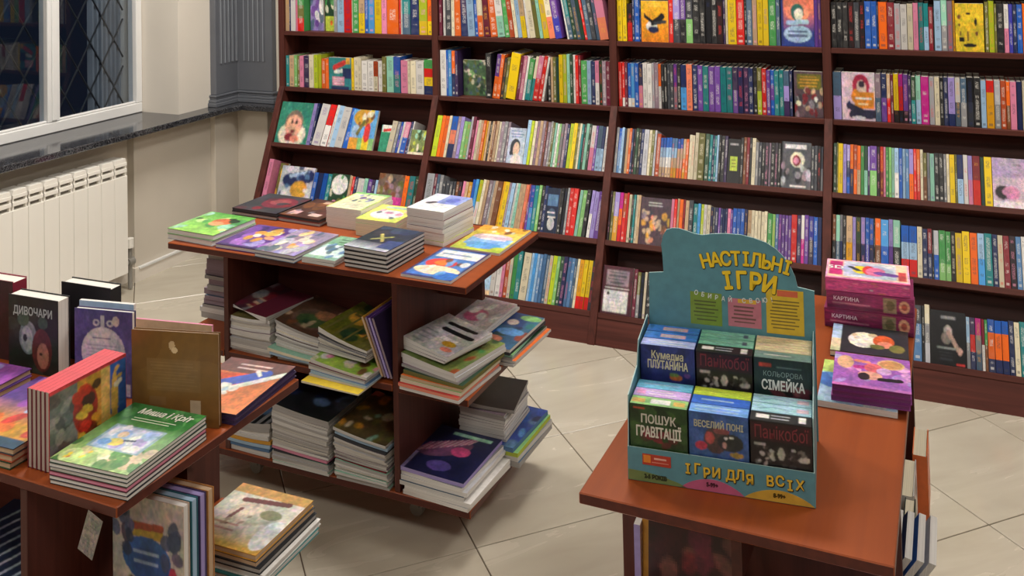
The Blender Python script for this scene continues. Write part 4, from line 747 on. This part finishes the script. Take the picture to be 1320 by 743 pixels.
def ctext(s_, x, y, z_, size, col, ang=0, dark=True, bold=.0006, name='lettering', sq=1.15, yy=.2228):
    if dark: text(ct, s_, x+.0006, yy+.0003, z_-.0008, size, '141a1e', rot=(math.pi/2, ang, 0), bold=bold+.0009, squash=sq, name=name+'_shadow')
    return text(ct, s_, x, yy, z_, size, col, rot=(math.pi/2, ang, 0), bold=bold, squash=sq, name=name)
def arc(word, x0, z0, dx, size, col, curve, y_, slope=0., adv=None, bold=.0012, sq=1.2, dark=True):
    n = len(word); m = MB()
    for i, ch in enumerate(word):
        u = (i-(n-1)/2)/((n-1)/2) if n > 1 else 0
        if ch == ' ': continue
        ctext(ch, x0+dx*i, 0, z0+curve*(1-u*u)+slope*i, size, col, ang=math.atan2(2*curve*u, dx*(n-1)/2)-math.atan2(slope, dx), yy=y_, bold=bold, sq=sq, dark=dark)
arc('НАСТІЛЬНІ', .121, .325, .0195, .031, 'f6cf28', .010, .2226, bold=.0011)
arc('ІГРИ', .163, .2895, .0265, .040, 'f6cf28', .003, .2226, bold=.0016, sq=1.15)
arc('ОБИРАЙ СВОЮ!', .1, .262, .0133, .0105, 'e4eaea', -.008, .2226, bold=.0002, dark=False)
def note(x0, z0, x1, z1, col, seed, lines_, ang=0, title=None):
    P = Paint(40, 44, col).lines(.1, .1, .9, .78, lines_, '4a4430', seed, .35, .75); P.crisp = True
    if title: P.rect(.3, .85, .85, .99, title)
    o = art(ct, x1-x0, z1-z0, P, 0, name='paper_note'); o.matrix_local = Matrix.Translation(((x0+x1)/2, .2231, (z0+z1)/2)) @ Matrix.Rotation(math.pi/2, 4, 'X') @ Matrix.Rotation(ang, 4, 'Z')
note(.088, .2, .15, .264, '7f9a3c', 3, 6); note(.162, .203, .226, .258, 'c87a8c', 5, 5, 0, 'e0b040'); note(.2355, .197, .306, .283, 'd8b838', 7, 9, 0, 'd86a4a')
# front print: hills, logo patch, heading
def hill(x0, x1, hgt, col):
    pts = [(x0+(x1-x0)*i/16, .001+hgt*math.sin(math.pi*i/16)**.8) for i in range(17)]; b = MB(); b.prism(pts+[((x0+x1)/2, .0009)], -.0006, -.0001, 'y', 'card', rgb(col)); b.obj('printed_hill', ct)
b = MB(); b.prism([(.001, .001), (.105, .001), (.09, .007), (.06, .014), (.03, .018), (.001, .019)], -.0006, -.0001, 'y', 'card', rgb('6f8450')); b.obj('printed_hill', ct)
hill(.095, .205, .021, 'b85a80'); hill(.205, .322, .02, 'c9a03c')
b = MB(); b.box(.027, -.0008, .031, .078, -.0002, .05, 'card', rgb('b8402e')); b.obj('red_label', ct); b = MB(); b.box(.029, -.0012, .035, .042, -.0009, .048, 'card', rgb('e88a30')); b.obj('label_emblem', ct)
b = MB(); b.box(.048, -.0012, .042, .07, -.0009, .045, 'card', rgb('e8b0a0')); b.box(.044, -.0012, .036, .074, -.0009, .0375, 'card', rgb('d88a78')); b.obj('label_lines', ct)
for ws, x0 in (('ІГРИ', .108), ('ДЛЯ', .182), ('ВСІХ', .249)):
    for i, ch in enumerate(ws): ctext(ch, x0+i*.0165, 0, .034+.003*math.sin(i*2.1), .0215, 'e0bc40', yy=-.0012, bold=.0007, sq=1.1, ang=.08*math.sin(i*3))
ctext('2-5 РОКІВ', .05, 0, .0105, .0085, '2c3420', yy=-.0012, dark=False); ctext('5-99+', .15, 0, .0125, .0085, '4c2030', yy=-.0012, dark=False); ctext('8-99+', .264, 0, .0115, .0085, '4a3a10', yy=-.0012, dark=False)
# game boxes
BW, BT = .1035, .0335
def up(P, lo):
    n = P.ny; a = P.a.copy(); k = int(n*lo); idx = ((np.arange(k, n)-k)*(n/(n-k))).astype(int); P.a[:k] = a[0, 0]; P.a[k:] = a[idx]; return P
def gbox(col_i, tier, k, top, face, label, painter=None, topP=None, words=()):
    x = .0045+BW/2+col_i*.1062; y = (.0045 if tier == 0 else .1195)+k*(BT-.0012 if tier == 0 else .033)
    hh = .132 if tier == 0 else .146; z0 = .0022 if tier == 0 else .0466; z1 = hh
    t = empty('board_game_box'); t.matrix_world = CTM @ Matrix.Translation((x, y+.0325/1-.0005, z0))
    tag(t, label, 'board game', 'board games in the teal carton')
    b = MB(); b.box(-BW/2, -.0315, 0, BW/2, 0, z1, 'card', rgb(face), cols={'+z': rgb(top)}); b.obj('box', t, bevel=.0007)
    if painter is not None:
        painter = up(painter, .5 if tier else .42)
        a = art(t, BW-.001, z1-.001, painter, 0, name='front_print'); a.matrix_local = Matrix.Translation((0, -.0318, z1/2)) @ Matrix.Rotation(math.pi/2, 4, 'X')
    if topP is not None: art(t, BW-.002, .0295, topP, z1+.0003, name='top_print', y0=-.0157)
    for s_, x_, z_, sz, c_, kw in words: text(t, s_, x_, -.0326, z_, sz, c_, rot=FR, **kw)
CTM = Matrix.Translation((-.561, 1.692, .7505)) @ Matrix.Rotation(A6, 4, 'Z')
def Q(c): return Paint(46, 58, c)
def TP(c): return Paint(46, 12, c)
dust = dict(bold=.0006, squash=1.1)
pan = lambda: Q('1a1517').rect(0, .55, 1, .95, '34141a').blobs(46, ['a8a29c', '6c6866', '3a3636', 'bab4ae', '2a2626'], 31, (.025, .07), (.1, .02, .92, .46)).rect(.06, .44, .24, .5, 'a8a29c').ell(.5, .28, .12, .2, '2a2626').ell(.5, .3, .06, .14, 'b4aea8')
pant = lambda: TP('1a1a1e').rect(.08, .3, .3, .7, 'white').lines(.3, .2, .72, .8, 2, 'lgrey', 5, .4).rect(.8, .15, .92, .85, 'white')
gbox(0, 1, 0, 'a8b4e8', '243068', 'navy board game box titled in pale letters, front of back left row', Q('263270').blobs(8, ['2c3a80', '202a5c', '3a4490'], 3, (.1, .2)).ell(.65, .22, .12, .08, 'b06a3c').ell(.62, .28, .09, .05, '6a8a48').ell(.86, .3, .06, .06, 'purple').lines(.2, .44, .8, .48, 1, 'lav'), TP('a8b8ec').lines(.1, .2, .9, .8, 2, 'white'), (('Кумедна', 0, .128, .0185, 'd0c8a0', dict(bold=.0004, squash=1.1, fit=.06)), ('ПЛУТАНИНА', 0, .11, .0185, 'd8d0a8', dict(bold=.0004, squash=1.15, fit=.076))))
bl = lambda: TP('3f86dc').rect(.3, .25, .78, .7, 'e0b8c0').rect(.35, .35, .7, .6, 'lgrey')
gbox(0, 1, 1, '3f86dc', '2a5aa8', 'bright blue box second in the back left row', None, bl()); gbox(0, 1, 2, '3f86dc', '2a5aa8', 'bright blue box last in the back left row by the header', None, bl())
W1 = (('Панікобої', 0, .128, .02, '742c34', dict(bold=.0002, squash=1.5, fit=.09)),)
W2 = (('Панікобої', 0, .112, .02, '742c34', dict(bold=.0002, squash=1.5, fit=.09)),)
gbox(1, 1, 0, '1c1c20', '1a1517', 'black board game box with dark red title, front of back middle row', pan(), pant(), W1)
mt = lambda: TP('86d0b8').lines(.1, .3, .7, .6, 1, 'mint').rect(.8, .3, .88, .8, 'slate')
gbox(1, 1, 1, '86d0b8', '5ca890', 'mint green box second in the back middle row', None, mt()); gbox(1, 1, 2, '86d0b8', '5ca890', 'mint green box last in the back middle row', None, mt())
gbox(2, 1, 0, '7a9a92', '1c3030', 'dark green board game box with arched white title, back right row', Q('1c3232').rect(.08, .78, .3, .87, 'b04030').lines(.35, .78, .85, .88, 2, '6a8480').blobs(14, ['5a2c38', '3a2430', '7a4c50', '16201f'], 7, (.06, .12), (.3, .02, .95, .35)), TP('7a9c94').lines(.15, .3, .75, .7, 1, 'white'), (('КОЛЬОРОВА', 0, .118, .0115, '8aa09c', dict(squash=1.1, fit=.07)), ('СІМЕЙКА', 0, .097, .02, 'e8ece8', dict(bold=.0006, squash=1.2, fit=.076))))
cr = lambda: TP('ecdcb4').lines(.08, .15, .95, .85, 2, 'tan', 4, .25, .6)
gbox(2, 1, 1, 'ecdcb4', 'd8c898', 'cream box second in the back right row', None, cr()); gbox(2, 1, 2, 'ecdcb4', 'd8c898', 'cream box last in the back right row', None, cr())
gbox(0, 0, 0, '8ab878', '1e3418', 'dark green board game box with white title, front left of carton', Q('24401c').blobs(14, ['1a3014', '305024', '3c5c28'], 5, (.08, .2)).rect(.06, .88, .26, .93, 'b04a30').blobs(12, ['dred', '5a2420', 'a08878', '403020', '8a8070'], 9, (.05, .12), (.2, .1, .8, .4)), TP('88b870').rect(.35, .25, .7, .8, 'white').rect(.02, .2, .25, .7, 'c8a050').rect(.75, .2, .95, .7, 'd0a850'), (('ПОШУК', 0, .107, .019, 'c8c4b8', dict(bold=.0005, squash=1.1, fit=.062)), ('ГРАВІТАЦІЇ', 0, .084, .021, 'd8d4c8', dict(bold=.0006, squash=1.2, fit=.08))))
gbox(0, 0, 1, 'c4a8e0', '9a80c0', 'lilac box second in the front left row', None, TP('c8a8e0').lines(.2, .2, .8, .8, 2, 'white').rect(.05, .2, .2, .8, 'e8a0d0')); gbox(0, 0, 2, '70c0e8', '4a98c0', 'sky blue box last in the front left row', None, TP('74c4ea').lines(.1, .3, .9, .8, 1, 'lblue'))
gbox(1, 0, 0, '5a90dc', '2c4a80', 'blue board game box with bird group, front middle of carton', Q('34548a').blobs(10, ['3c5c98', '2c4878', '40609c'], 5, (.1, .2)).ell(.45, .4, .2, .3, '4a3c3a').ell(.7, .38, .22, .2, '2c3030').ell(.35, .45, .08, .14, 'a04a48').ell(.2, .25, .1, .1, 'b83a50').ell(.62, .48, .03, .03, 'white').ell(.72, .5, .04, .03, 'white').ell(.55, .62, .14, .07, '8a4a4c').ell(.8, .12, .12, .06, 'a88a40').ell(.6, .32, .04, .07, 'b08a80'), TP('6c9ee4').lines(.05, .1, .95, .9, 2, 'lblue', 3, .5), (('ВЕСЕЛИЙ ПОНІ', 0, .112, .012, 'b4b49c', dict(bold=.0004, squash=1.3, fit=.085)),))
gbox(1, 0, 1, '3468c8', '2c509c', 'royal blue box second in the front middle row', None, TP('3468c8').lines(.15, .3, .85, .8, 1, 'lblue')); gbox(1, 0, 2, 'c8e048', '98b030', 'lime box last in the front middle row', None, TP('c8e048').lines(.1, .3, .9, .8, 1, 'yg'))
gbox(2, 0, 0, '1c1c20', '1a1517', 'black board game box with dark red title, front right of carton', pan(), pant(), W2)
pb = lambda s_: TP('a8d4e4').band(.1, .3, .35, .6, .04, 'steel', .6).band(.35, .6, .6, .4, .04, 'steel', .6).rect(.75, .3, .95, .7, 'e0c0d0')
gbox(2, 0, 1, 'a8d4e4', '70a0b4', 'pale blue box second in the front right row', None, pb(1)); gbox(2, 0, 2, 'a8d4e4', '70a0b4', 'pale blue box last in the front right row', None, pb(2))

def standing(label, x, y, z0, w_, h_, t_, ang, col, P, cat='book', name='book', group=None, tilt=0., pages='white', board=.002, spine=None, words=(), flip=False):
    """book standing on its tail edge, front cover towards -y"""
    o = tag(empty(name), label, cat, group)
    s_ = slab('cover', w_, h_, t_, col, spine=spine, pages=pages, board=board, par=o)
    if P is not None: art(o, w_, h_, P, t_+.0003)
    for q, xx, yy, sz, c_, kw in words: text(o, q, xx, yy, t_+.0009, sz, c_, **kw)
    o.matrix_world = Matrix.Translation((x, y, z0+.0006)) @ Matrix.Rotation(ang*D2R, 4, 'Z') @ Matrix.Rotation(-tilt*D2R, 4, 'X') @ Matrix.Translation((0, t_/2, h_/2)) @ Matrix.Rotation(math.pi/2, 4, 'X')
    if flip: s_.scale = (-1, 1, 1)
    return o
# on the near wing and in the open side of the right table
gW = 'books on the lower levels of the right table'
standing('dark maroon book leaning on the near wing of the right table', -.475, 1.79, .44, .165, .185, .014, 2, 'dred', PP(.165, .185, '3a1418', 160).blobs(20, ['dred', '5a2a28', 'maroon', '2a1010', '7a4a40'], 3, (.06, .16)), group=gW, tilt=6)
standing('olive gold spined book leaning beside the dark maroon book', -.49, 1.812, .44, .17, .18, .012, 2, 'gold', None, group=gW, tilt=4, pages='olive')
standing('thin lavender book leaning left of the dark maroon book', -.582, 1.812, .44, .012, .165, .03, 4, 'lav', None, group=gW, board=0)
pile('white booklets pile', -.585, 1.70, .44, .075, .09, 14, [(.02, 'white', 'white'), (.02, 'lgrey', 'white'), (.018, 'lblue', 'white'), (.014, 'white', 'white')], 'white booklet topping the small pile under the right table corner', 'booklet', 'booklet', 'white booklets', PP(.075, .09, 'e8e8ea', 200).lines(.2, .3, .8, .7, 2, 'grey'))
mags('blue pile on the near wing shelf', -.23, 1.73, .44, .2, .19, -2, [(.014, c, 'lgrey') for c in ('steel', 'lgrey', 'lblue', 'slate')]+[(.012, 'lblue', 'lblue')], 'pale blue magazine under the near edge of the right table', Pc('8aa4bc', 55, ['lblue', 'steel', 'white', 'slate'], .2, .19))
def side_box(label, y0, y1, z1, x1, col, cols_, seed, th=.03, cat='book', name='book'):
    o = tag(empty(name), label, cat, gW); n = y1-y0
    slab('cover', n, z1-.44, th, col, pages='cream', board=.002, par=o); art(o, n, z1-.44, PP(n, z1-.44, col, 260).blobs(14, cols_, seed, (.08, .2)), th+.0003)
    o.matrix_world = Matrix.Translation((x1-th, (y0+y1)/2, (z1+.44)/2+.0006)) @ Matrix.Rotation(math.pi/2, 4, 'Z') @ Matrix.Rotation(math.pi/2, 4, 'X')
side_box('orange book standing at the open side of the right table', 2.30, 2.42, .585, -.082, 'e07038', ['orange', 'red', 'e8a060', 'rust'], 3)
side_box('white and black book standing next to the orange one', 2.14, 2.285, .58, -.104, 'd8d4d0', ['black', 'char', 'white', 'lgrey'], 5)
side_box('small dark green book at the open side of the right table', 2.05, 2.13, .58, -.1, '1c2a26', ['dgreen', 'black', 'green'], 6, .02)
for i, (c, px_) in enumerate((('lgrey', -.16), ('navy', -.14), ('blue', -.12), ('lgrey', -.1))):
    e = tag(empty('magazine'), f'{WORD[c]} drooping magazine at the right table open side, {ORD[i]} from inside', 'magazine', 'drooping magazines of the right table')
    slab('pages_and_cover', .17, .15, .012, c, pages='lgrey', bend=lambda u, v: -(u+.5)**2, b0=.04, b1=.04, par=e); e.matrix_world = Matrix.Translation((px_-.012, 1.955, .5325)) @ Matrix.Rotation(-80*D2R, 4, 'Y')

# ================================================================ LEFT FOREGROUND TABLE
gF = 'picture books on the left foreground table'
P = PP(.178, .218, '6aa050', 420).grad('a8c880', '3a8040', .05, .75).blobs(22, ['c8dca0', 'e8e8c0', '4a8a48', '2c6c34', 'd8c0a0'], 3, (.04, .12), (0, 0, 1, .35)).blobs(8, ['2c7a38', '3c8c44', '5aa058'], 5, (.06, .12), (0, .7, 1, 1)).rect(.16, .26, .84, .64, '8aa8b8').rect(.2, .28, .8, .62, 'bcc8dc').blobs(14, ['e8e4e8', '9ab8e0', 'lav', 'd8d0e0'], 8, (.05, .1), (.24, .32, .76, .58)).ell(.42, .38, .1, .06, 'e8c860').ell(.4, .5, .06, .05, 'e8c8a0').ell(.3, .36, .08, .05, '6aa0d8').band(.5, .42, .62, .44, .014, '3a4868').blobs(5, ['c85a50', 'yellow'], 4, (.015, .03), (.05, .05, .5, .25))
def mtxt(e, z_):
    text(e, 'Миша і Кріт', .01, .083, z_+.0003, .027, 'fafaea', bold=.0007, shear=.15, fit=.125, squash=1.0)
    for k in range(2): b = MB(); b.box(-.045, .058-k*.008, 0, .055-.01*k, .0605-k*.008, .0002, 'card', rgb('dce8c8')); b.obj('subtitle_line', e, (0, 0, z_))
pile('green foreground stack', -1.452, 1.392, .75, .178, .218, 4, [(.0078, c, pg) for c, pg in (('black', 'white'), ('char', 'white'), ('maroon', 'pink'), ('dgreen', 'white'), ('char', 'white'))]+[(.0078, 'dgreen', 'white')], 'green picture book with framed blue scene, topmost at table corner', 'book', 'book', 'stack of identical green picture books at the front table corner', P, board=.0009, jit=.0012, jang=.7, txt=mtxt)
# red spined row, spines up
P = Paint(60, 52, '6a6a64').rect(0, 0, .34, 1, '6c6e68').blobs(22, ['8a8a84', '4a4a48', 'a09a90', '5a5048'], 3, (.05, .13), (0, 0, .4, 1)).rect(.34, 0, .66, 1, 'c89038').ell(.45, .55, .16, .3, 'a02c20').blobs(14, ['c83a28', 'e0a030', 'e8c040', '6a2018', '3a2820'], 5, (.04, .1), (.28, .1, .62, .85)).rect(.66, 0, .78, 1, 'd8b060').rect(.78, 0, 1, 1, '2a58a0').ell(.84, .5, .05, .35, 'd0a850').blobs(6, ['c8a040', '3a68b0', 'cream'], 6, (.02, .05), (.76, .1, .95, .9)).rect(0, 0, 1, .05, 'c83a44').rect(0, .96, 1, 1, 'c83a44')
for i in range(5):
    e = tag(empty('book'), f'red spined picture book standing spine up, {ORD[4-i]} from the green stack' if i < 4 else 'red spined picture book with firefighter scene facing the green stack', 'book', 'row of red spined books standing spine up')
    slab('cover', .148, .185, .0112, 'c23840' if i == 4 else '5a2030', bot='7a2030', spine='d8404c', pages='b8aaa0', board=.0012, par=e)
    pass
    e.matrix_world = Matrix.Translation((-1.6175+.0116*i, 1.392, .75+.0745)) @ Matrix(((0, 0, 1, 0), (0, 1, 0, 0), (-1, 0, 0, 0), (0, 0, 0, 1)))
    if i == 4:
        a = art(e, .183, .146, P, 0); a.matrix_local = Matrix.Translation((0, 0, .0116)) @ Matrix(((0, -1, 0, 0), (1, 0, 0, 0), (0, 0, 1, 0), (0, 0, 0, 1)))
# standing books
P = PP(.15, .172, '1e2422', 420).blobs(16, ['26302c', '161a1c', '2c3a34', '1c2824'], 3, (.08, .2)).ell(.4, .46, .18, .22, '6a7880').ell(.38, .44, .12, .17, '8c98a0').ell(.34, .45, .04, .05, '28303a').ell(.68, .32, .2, .28, '5a2c2a').ell(.7, .25, .12, .17, 'a06a5c').ell(.66, .27, .03, .02, '3a2020').ell(.3, .7, .12, .1, '3c5448').ell(.7, .68, .1, .08, '3a5048')
standing('black novel with wolf and red haired face standing upright', -1.95, 1.60, .75, .15, .172, .036, 3, 'black', P, group=gF, words=(('ДИВОЧАРИ', .0, .052, .021, 'a8b4b0', dict(bold=.0006, squash=1.2, fit=.118)),), spine='black', pages='e8e4dc')
standing('plain black book standing behind the wolf novel', -1.885, 1.69, .75, .15, .178, .034, 3, 'black', None, group=gF, spine='black', pages='e8e4dc', flip=True)
standing('dark crimson sided novel at the left edge of the picture', -2.125, 1.625, .75, .15, .185, .04, 3, '8a1c38', PP(.15, .185, '301820').blobs(8, ['5a2030', '201418'], 3, (.1, .2)), group=gF, spine='8a1c38', pages='e8e4dc', flip=True)
P = PP(.145, .185, '4a4278', 420).blobs(8, ['443c70', '524a82'], 3, (.1, .3)).ell(.5, .5, .38, .3, 'b8b0b4').lines(.2, .32, .8, .6, 7, '8a7c90', 3, .35, .7).rect(.46, .78, .52, .94, 'b0a8b0').ell(.38, .85, .06, .04, 'b0a8b0').ell(.62, .85, .06, .04, 'b0a8b0').ell(.38, .85, .03, .02, '4a4278').ell(.62, .85, .03, .02, '4a4278').ell(.72, .88, .06, .06, 'c0a8a8').rect(.86, .02, .97, .16, 'a8a0b8').lines(.3, .64, .7, .7, 1, '5a4a70')
standing('violet book with pale oval emblem standing upright', -1.712, 1.572, .75, .145, .183, .014, 10, '3c3564', P, group=gF, board=.0018)
standing('thin white booklet standing behind the violet book', -1.735, 1.60, .75, .14, .186, .008, 10, 'lblue', None, group=gF, board=0)
P = PP(.19, .19, '7a5628', 380).blobs(6, ['7e5a2c', '765226'], 3, (.2, .4)).rect(.18, .36, .8, .7, '846238').lines(.2, .38, .78, .68, 9, '94744a', 3, .3, .6).ell(.47, .85, .035, .05, 'c8a880').ell(.5, .8, .035, .035, 'd8bc94').rect(.68, .13, .8, .28, 'b8a488').rect(.2, .2, .4, .3, '80603a')
P.crisp = True
standing('plain brown book back with small pale emblem standing upright', -1.472, 1.532, .75, .192, .188, .011, 14, '6c4a20', P, group=gF, board=.0018, pages='tan')
standing('thin pink edged booklet right behind the brown book', -1.50, 1.557, .75, .18, .193, .005, 10, 'tan', None, group=gF, board=0, pages='pink')
P = PP(.17, .225, 'd87838', 320).rect(0, .55, 1, 1, '7a4a40').grad('e08040', 'd06a40').rect(0, .72, 1, 1, '6c4440').band(.0, .55, .5, .6, .12, 'd8502c').band(.1, .35, .75, .75, .09, '3a58b8').band(.35, .3, 1, .8, .045, 'e8e0dc').lines(.25, .78, .75, .93, 2, 'e0c8c0', 4, .4).blobs(7, ['e8e4e0', 'lblue', 'white'], 5, (.03, .07), (.15, .3, .6, .5)).band(.6, .8, .7, .72, .025, 'white')
pile('orange pile behind the brown book', -1.448, 1.677, .75, .17, .226, 4, [(.011, '3a2850', 'dpurple'), (.011, '3a2850', 'dpurple')], 'orange and brown picture book with blue shape behind brown book', 'book', 'book', gF, P, board=.002, jit=.001)
P = PP(.2, .24, 'orange', 260).grad('e8a030', '5a3a88', .25, .62).rect(0, 0, 1, .12, '28506a').blobs(14, ['red', 'e87030', 'yellow', 'gold'], 3, (.06, .14), (0, .12, 1, .45)).blobs(12, ['a070c0', 'lblue', '8a4a9c', 'e0c8e0', 'sky'], 5, (.06, .16), (0, .5, 1, 1))
pile('pile at the left picture edge', -1.742, 1.40, .75, .2, .245, 2, [(.013, 'dgreen', 'tan'), (.013, 'rust', 'tan'), (.013, 'char', 'tan')], 'orange and violet picture book lying at the left picture edge', 'book', 'book', gF, P, board=.0016, jit=.001)
P = PP(.2, .24, '8a4a9c', 260).blobs(20, ['a070c0', 'e0c8e0', '6a3080', 'lav', 'c080c0'], 7, (.06, .16))
pile('rear left', -1.99, 1.41, .75, .2, .24, 2, [(.013, 'purple', 'tan'), (.013, 'purple', 'tan'), (.013, 'purple', 'tan')], 'purple picture book lying before the wolf novel', 'book', 'book', gF, P, board=.0016, jit=.001)
# price label hanging from the front edge
pl = tag(empty('price_label', (-1.405, 1.2655, .7285)), 'small grey printed price strip hanging from the foreground table edge', 'label')
b = MB(); b.box(-.0185, -.0008, -.078, .0185, 0, 0, 'matte', rgb('8e867e')); o = b.obj('strip', pl, rot=(0, 20*D2R, 0)); a = art(o, .035, .074, Paint(12, 26, '8e867e').lines(.1, .05, .9, .95, 9, '5c5650', 3, .3, .6), 0, name='printed_lines', mat='matte'); a.matrix_local = Matrix.Translation((0, -.0011, -.039)) @ Matrix.Rotation(math.pi/2, 4, 'X')
# wing below: standing activity books and flat stack
P = PP(.195, .235, 'c0b4ae', 330).rect(.24, .68, .72, .8, 'b89a30').band(.26, .76, .7, .78, .03, 'rust').ell(.48, .52, .34, .17, '2c5c9c').ell(.52, .46, .32, .14, '24508c').blobs(9, ['2a3850', '3a3048', '4a5a78'], 5, (.05, .09), (.02, .5, .25, .95)).blobs(8, ['3a4868', '5a5070', '2c3444'], 6, (.05, .09), (.72, .45, .95, .8)).ell(.85, .4, .06, .1, 'a02c48').ell(.5, .1, .4, .14, '6a7498').blobs(6, ['8a8050', '403848', 'tan'], 8, (.04, .08), (.1, .1, .8, .3)).lines(.28, .44, .7, .6, 2, 'a8c0d8', 3, .35).ell(.1, .1, .12, .08, 'a88a50')
for i, (c, lb) in enumerate((('c8b0a0', 'white activity book with a blue cloud title standing on the wing shelf'), ('2c6a78', 'teal edged activity book second in the standing row'), ('4a3c68', 'lilac edged activity book third in the standing row'), ('b88048', 'orange edged activity book last in the standing row'))):
    standing(lb, -1.430+.001*i, 1.418+.021*i, .44, .17, .235-.001*i, .0175, 3, c, P if i == 0 else None, group='activity books standing on the foreground wing shelf', pages=('white', 'lblue', 'lav', 'tan')[i], board=.0016, cat='book')
P = PP(.195, .205, 'd8ccb8', 330).grad('c8a048', 'd8d0c4', .05, .3).rect(0, .85, 1, 1, 'c89850').band(.25, .75, .8, .82, .04, '6c2c2c').ell(.5, .55, .3, .18, 'c8b8a8').ell(.5, .55, .24, .13, 'd8ccbc').ell(.72, .6, .14, .08, '8a8a60').band(.28, .42, .32, .6, .025, '6a3030').lines(.05, .2, .5, .38, 2, 'b07870', 4, .4).blobs(5, ['6a3a34', 'a08878'], 4, (.02, .04), (.2, .3, .7, .6)).ell(.9, .3, .14, .25, 'e4e4e4')
pile('flat wing stack of the foreground table', -1.405, 1.672, .44, .19, .2, 2, [(.012, 'teal', 'lgrey', .02, -.01), (.012, 'white', 'lgrey', .016), (.012, 'black', 'grey', .008), (.012, 'char', 'tan')]+[(.013, 'gold', 'tan')], 'gold and cream glossy book with red drawing, top of wing stack', 'book', 'book', 'flat stack on the foreground wing shelf', P, board=.0015, jit=.002)
# left cell of the foreground table
P = PP(.24, .22, '23304a', 200)
for k in range(9): P.band(-.1+k*.13, .0, .25+k*.13, 1, .012, 'b8c4d4')
pile('navy pile inside the foreground table', -1.80, 1.41, .44, .24, .24, 6, [(.011, 'navy', 'steel') for _ in range(6)], 'navy glossy magazine with pale diagonal lines inside the foreground table', 'magazine', 'magazine', 'navy magazines inside the foreground table', P, jang=5)
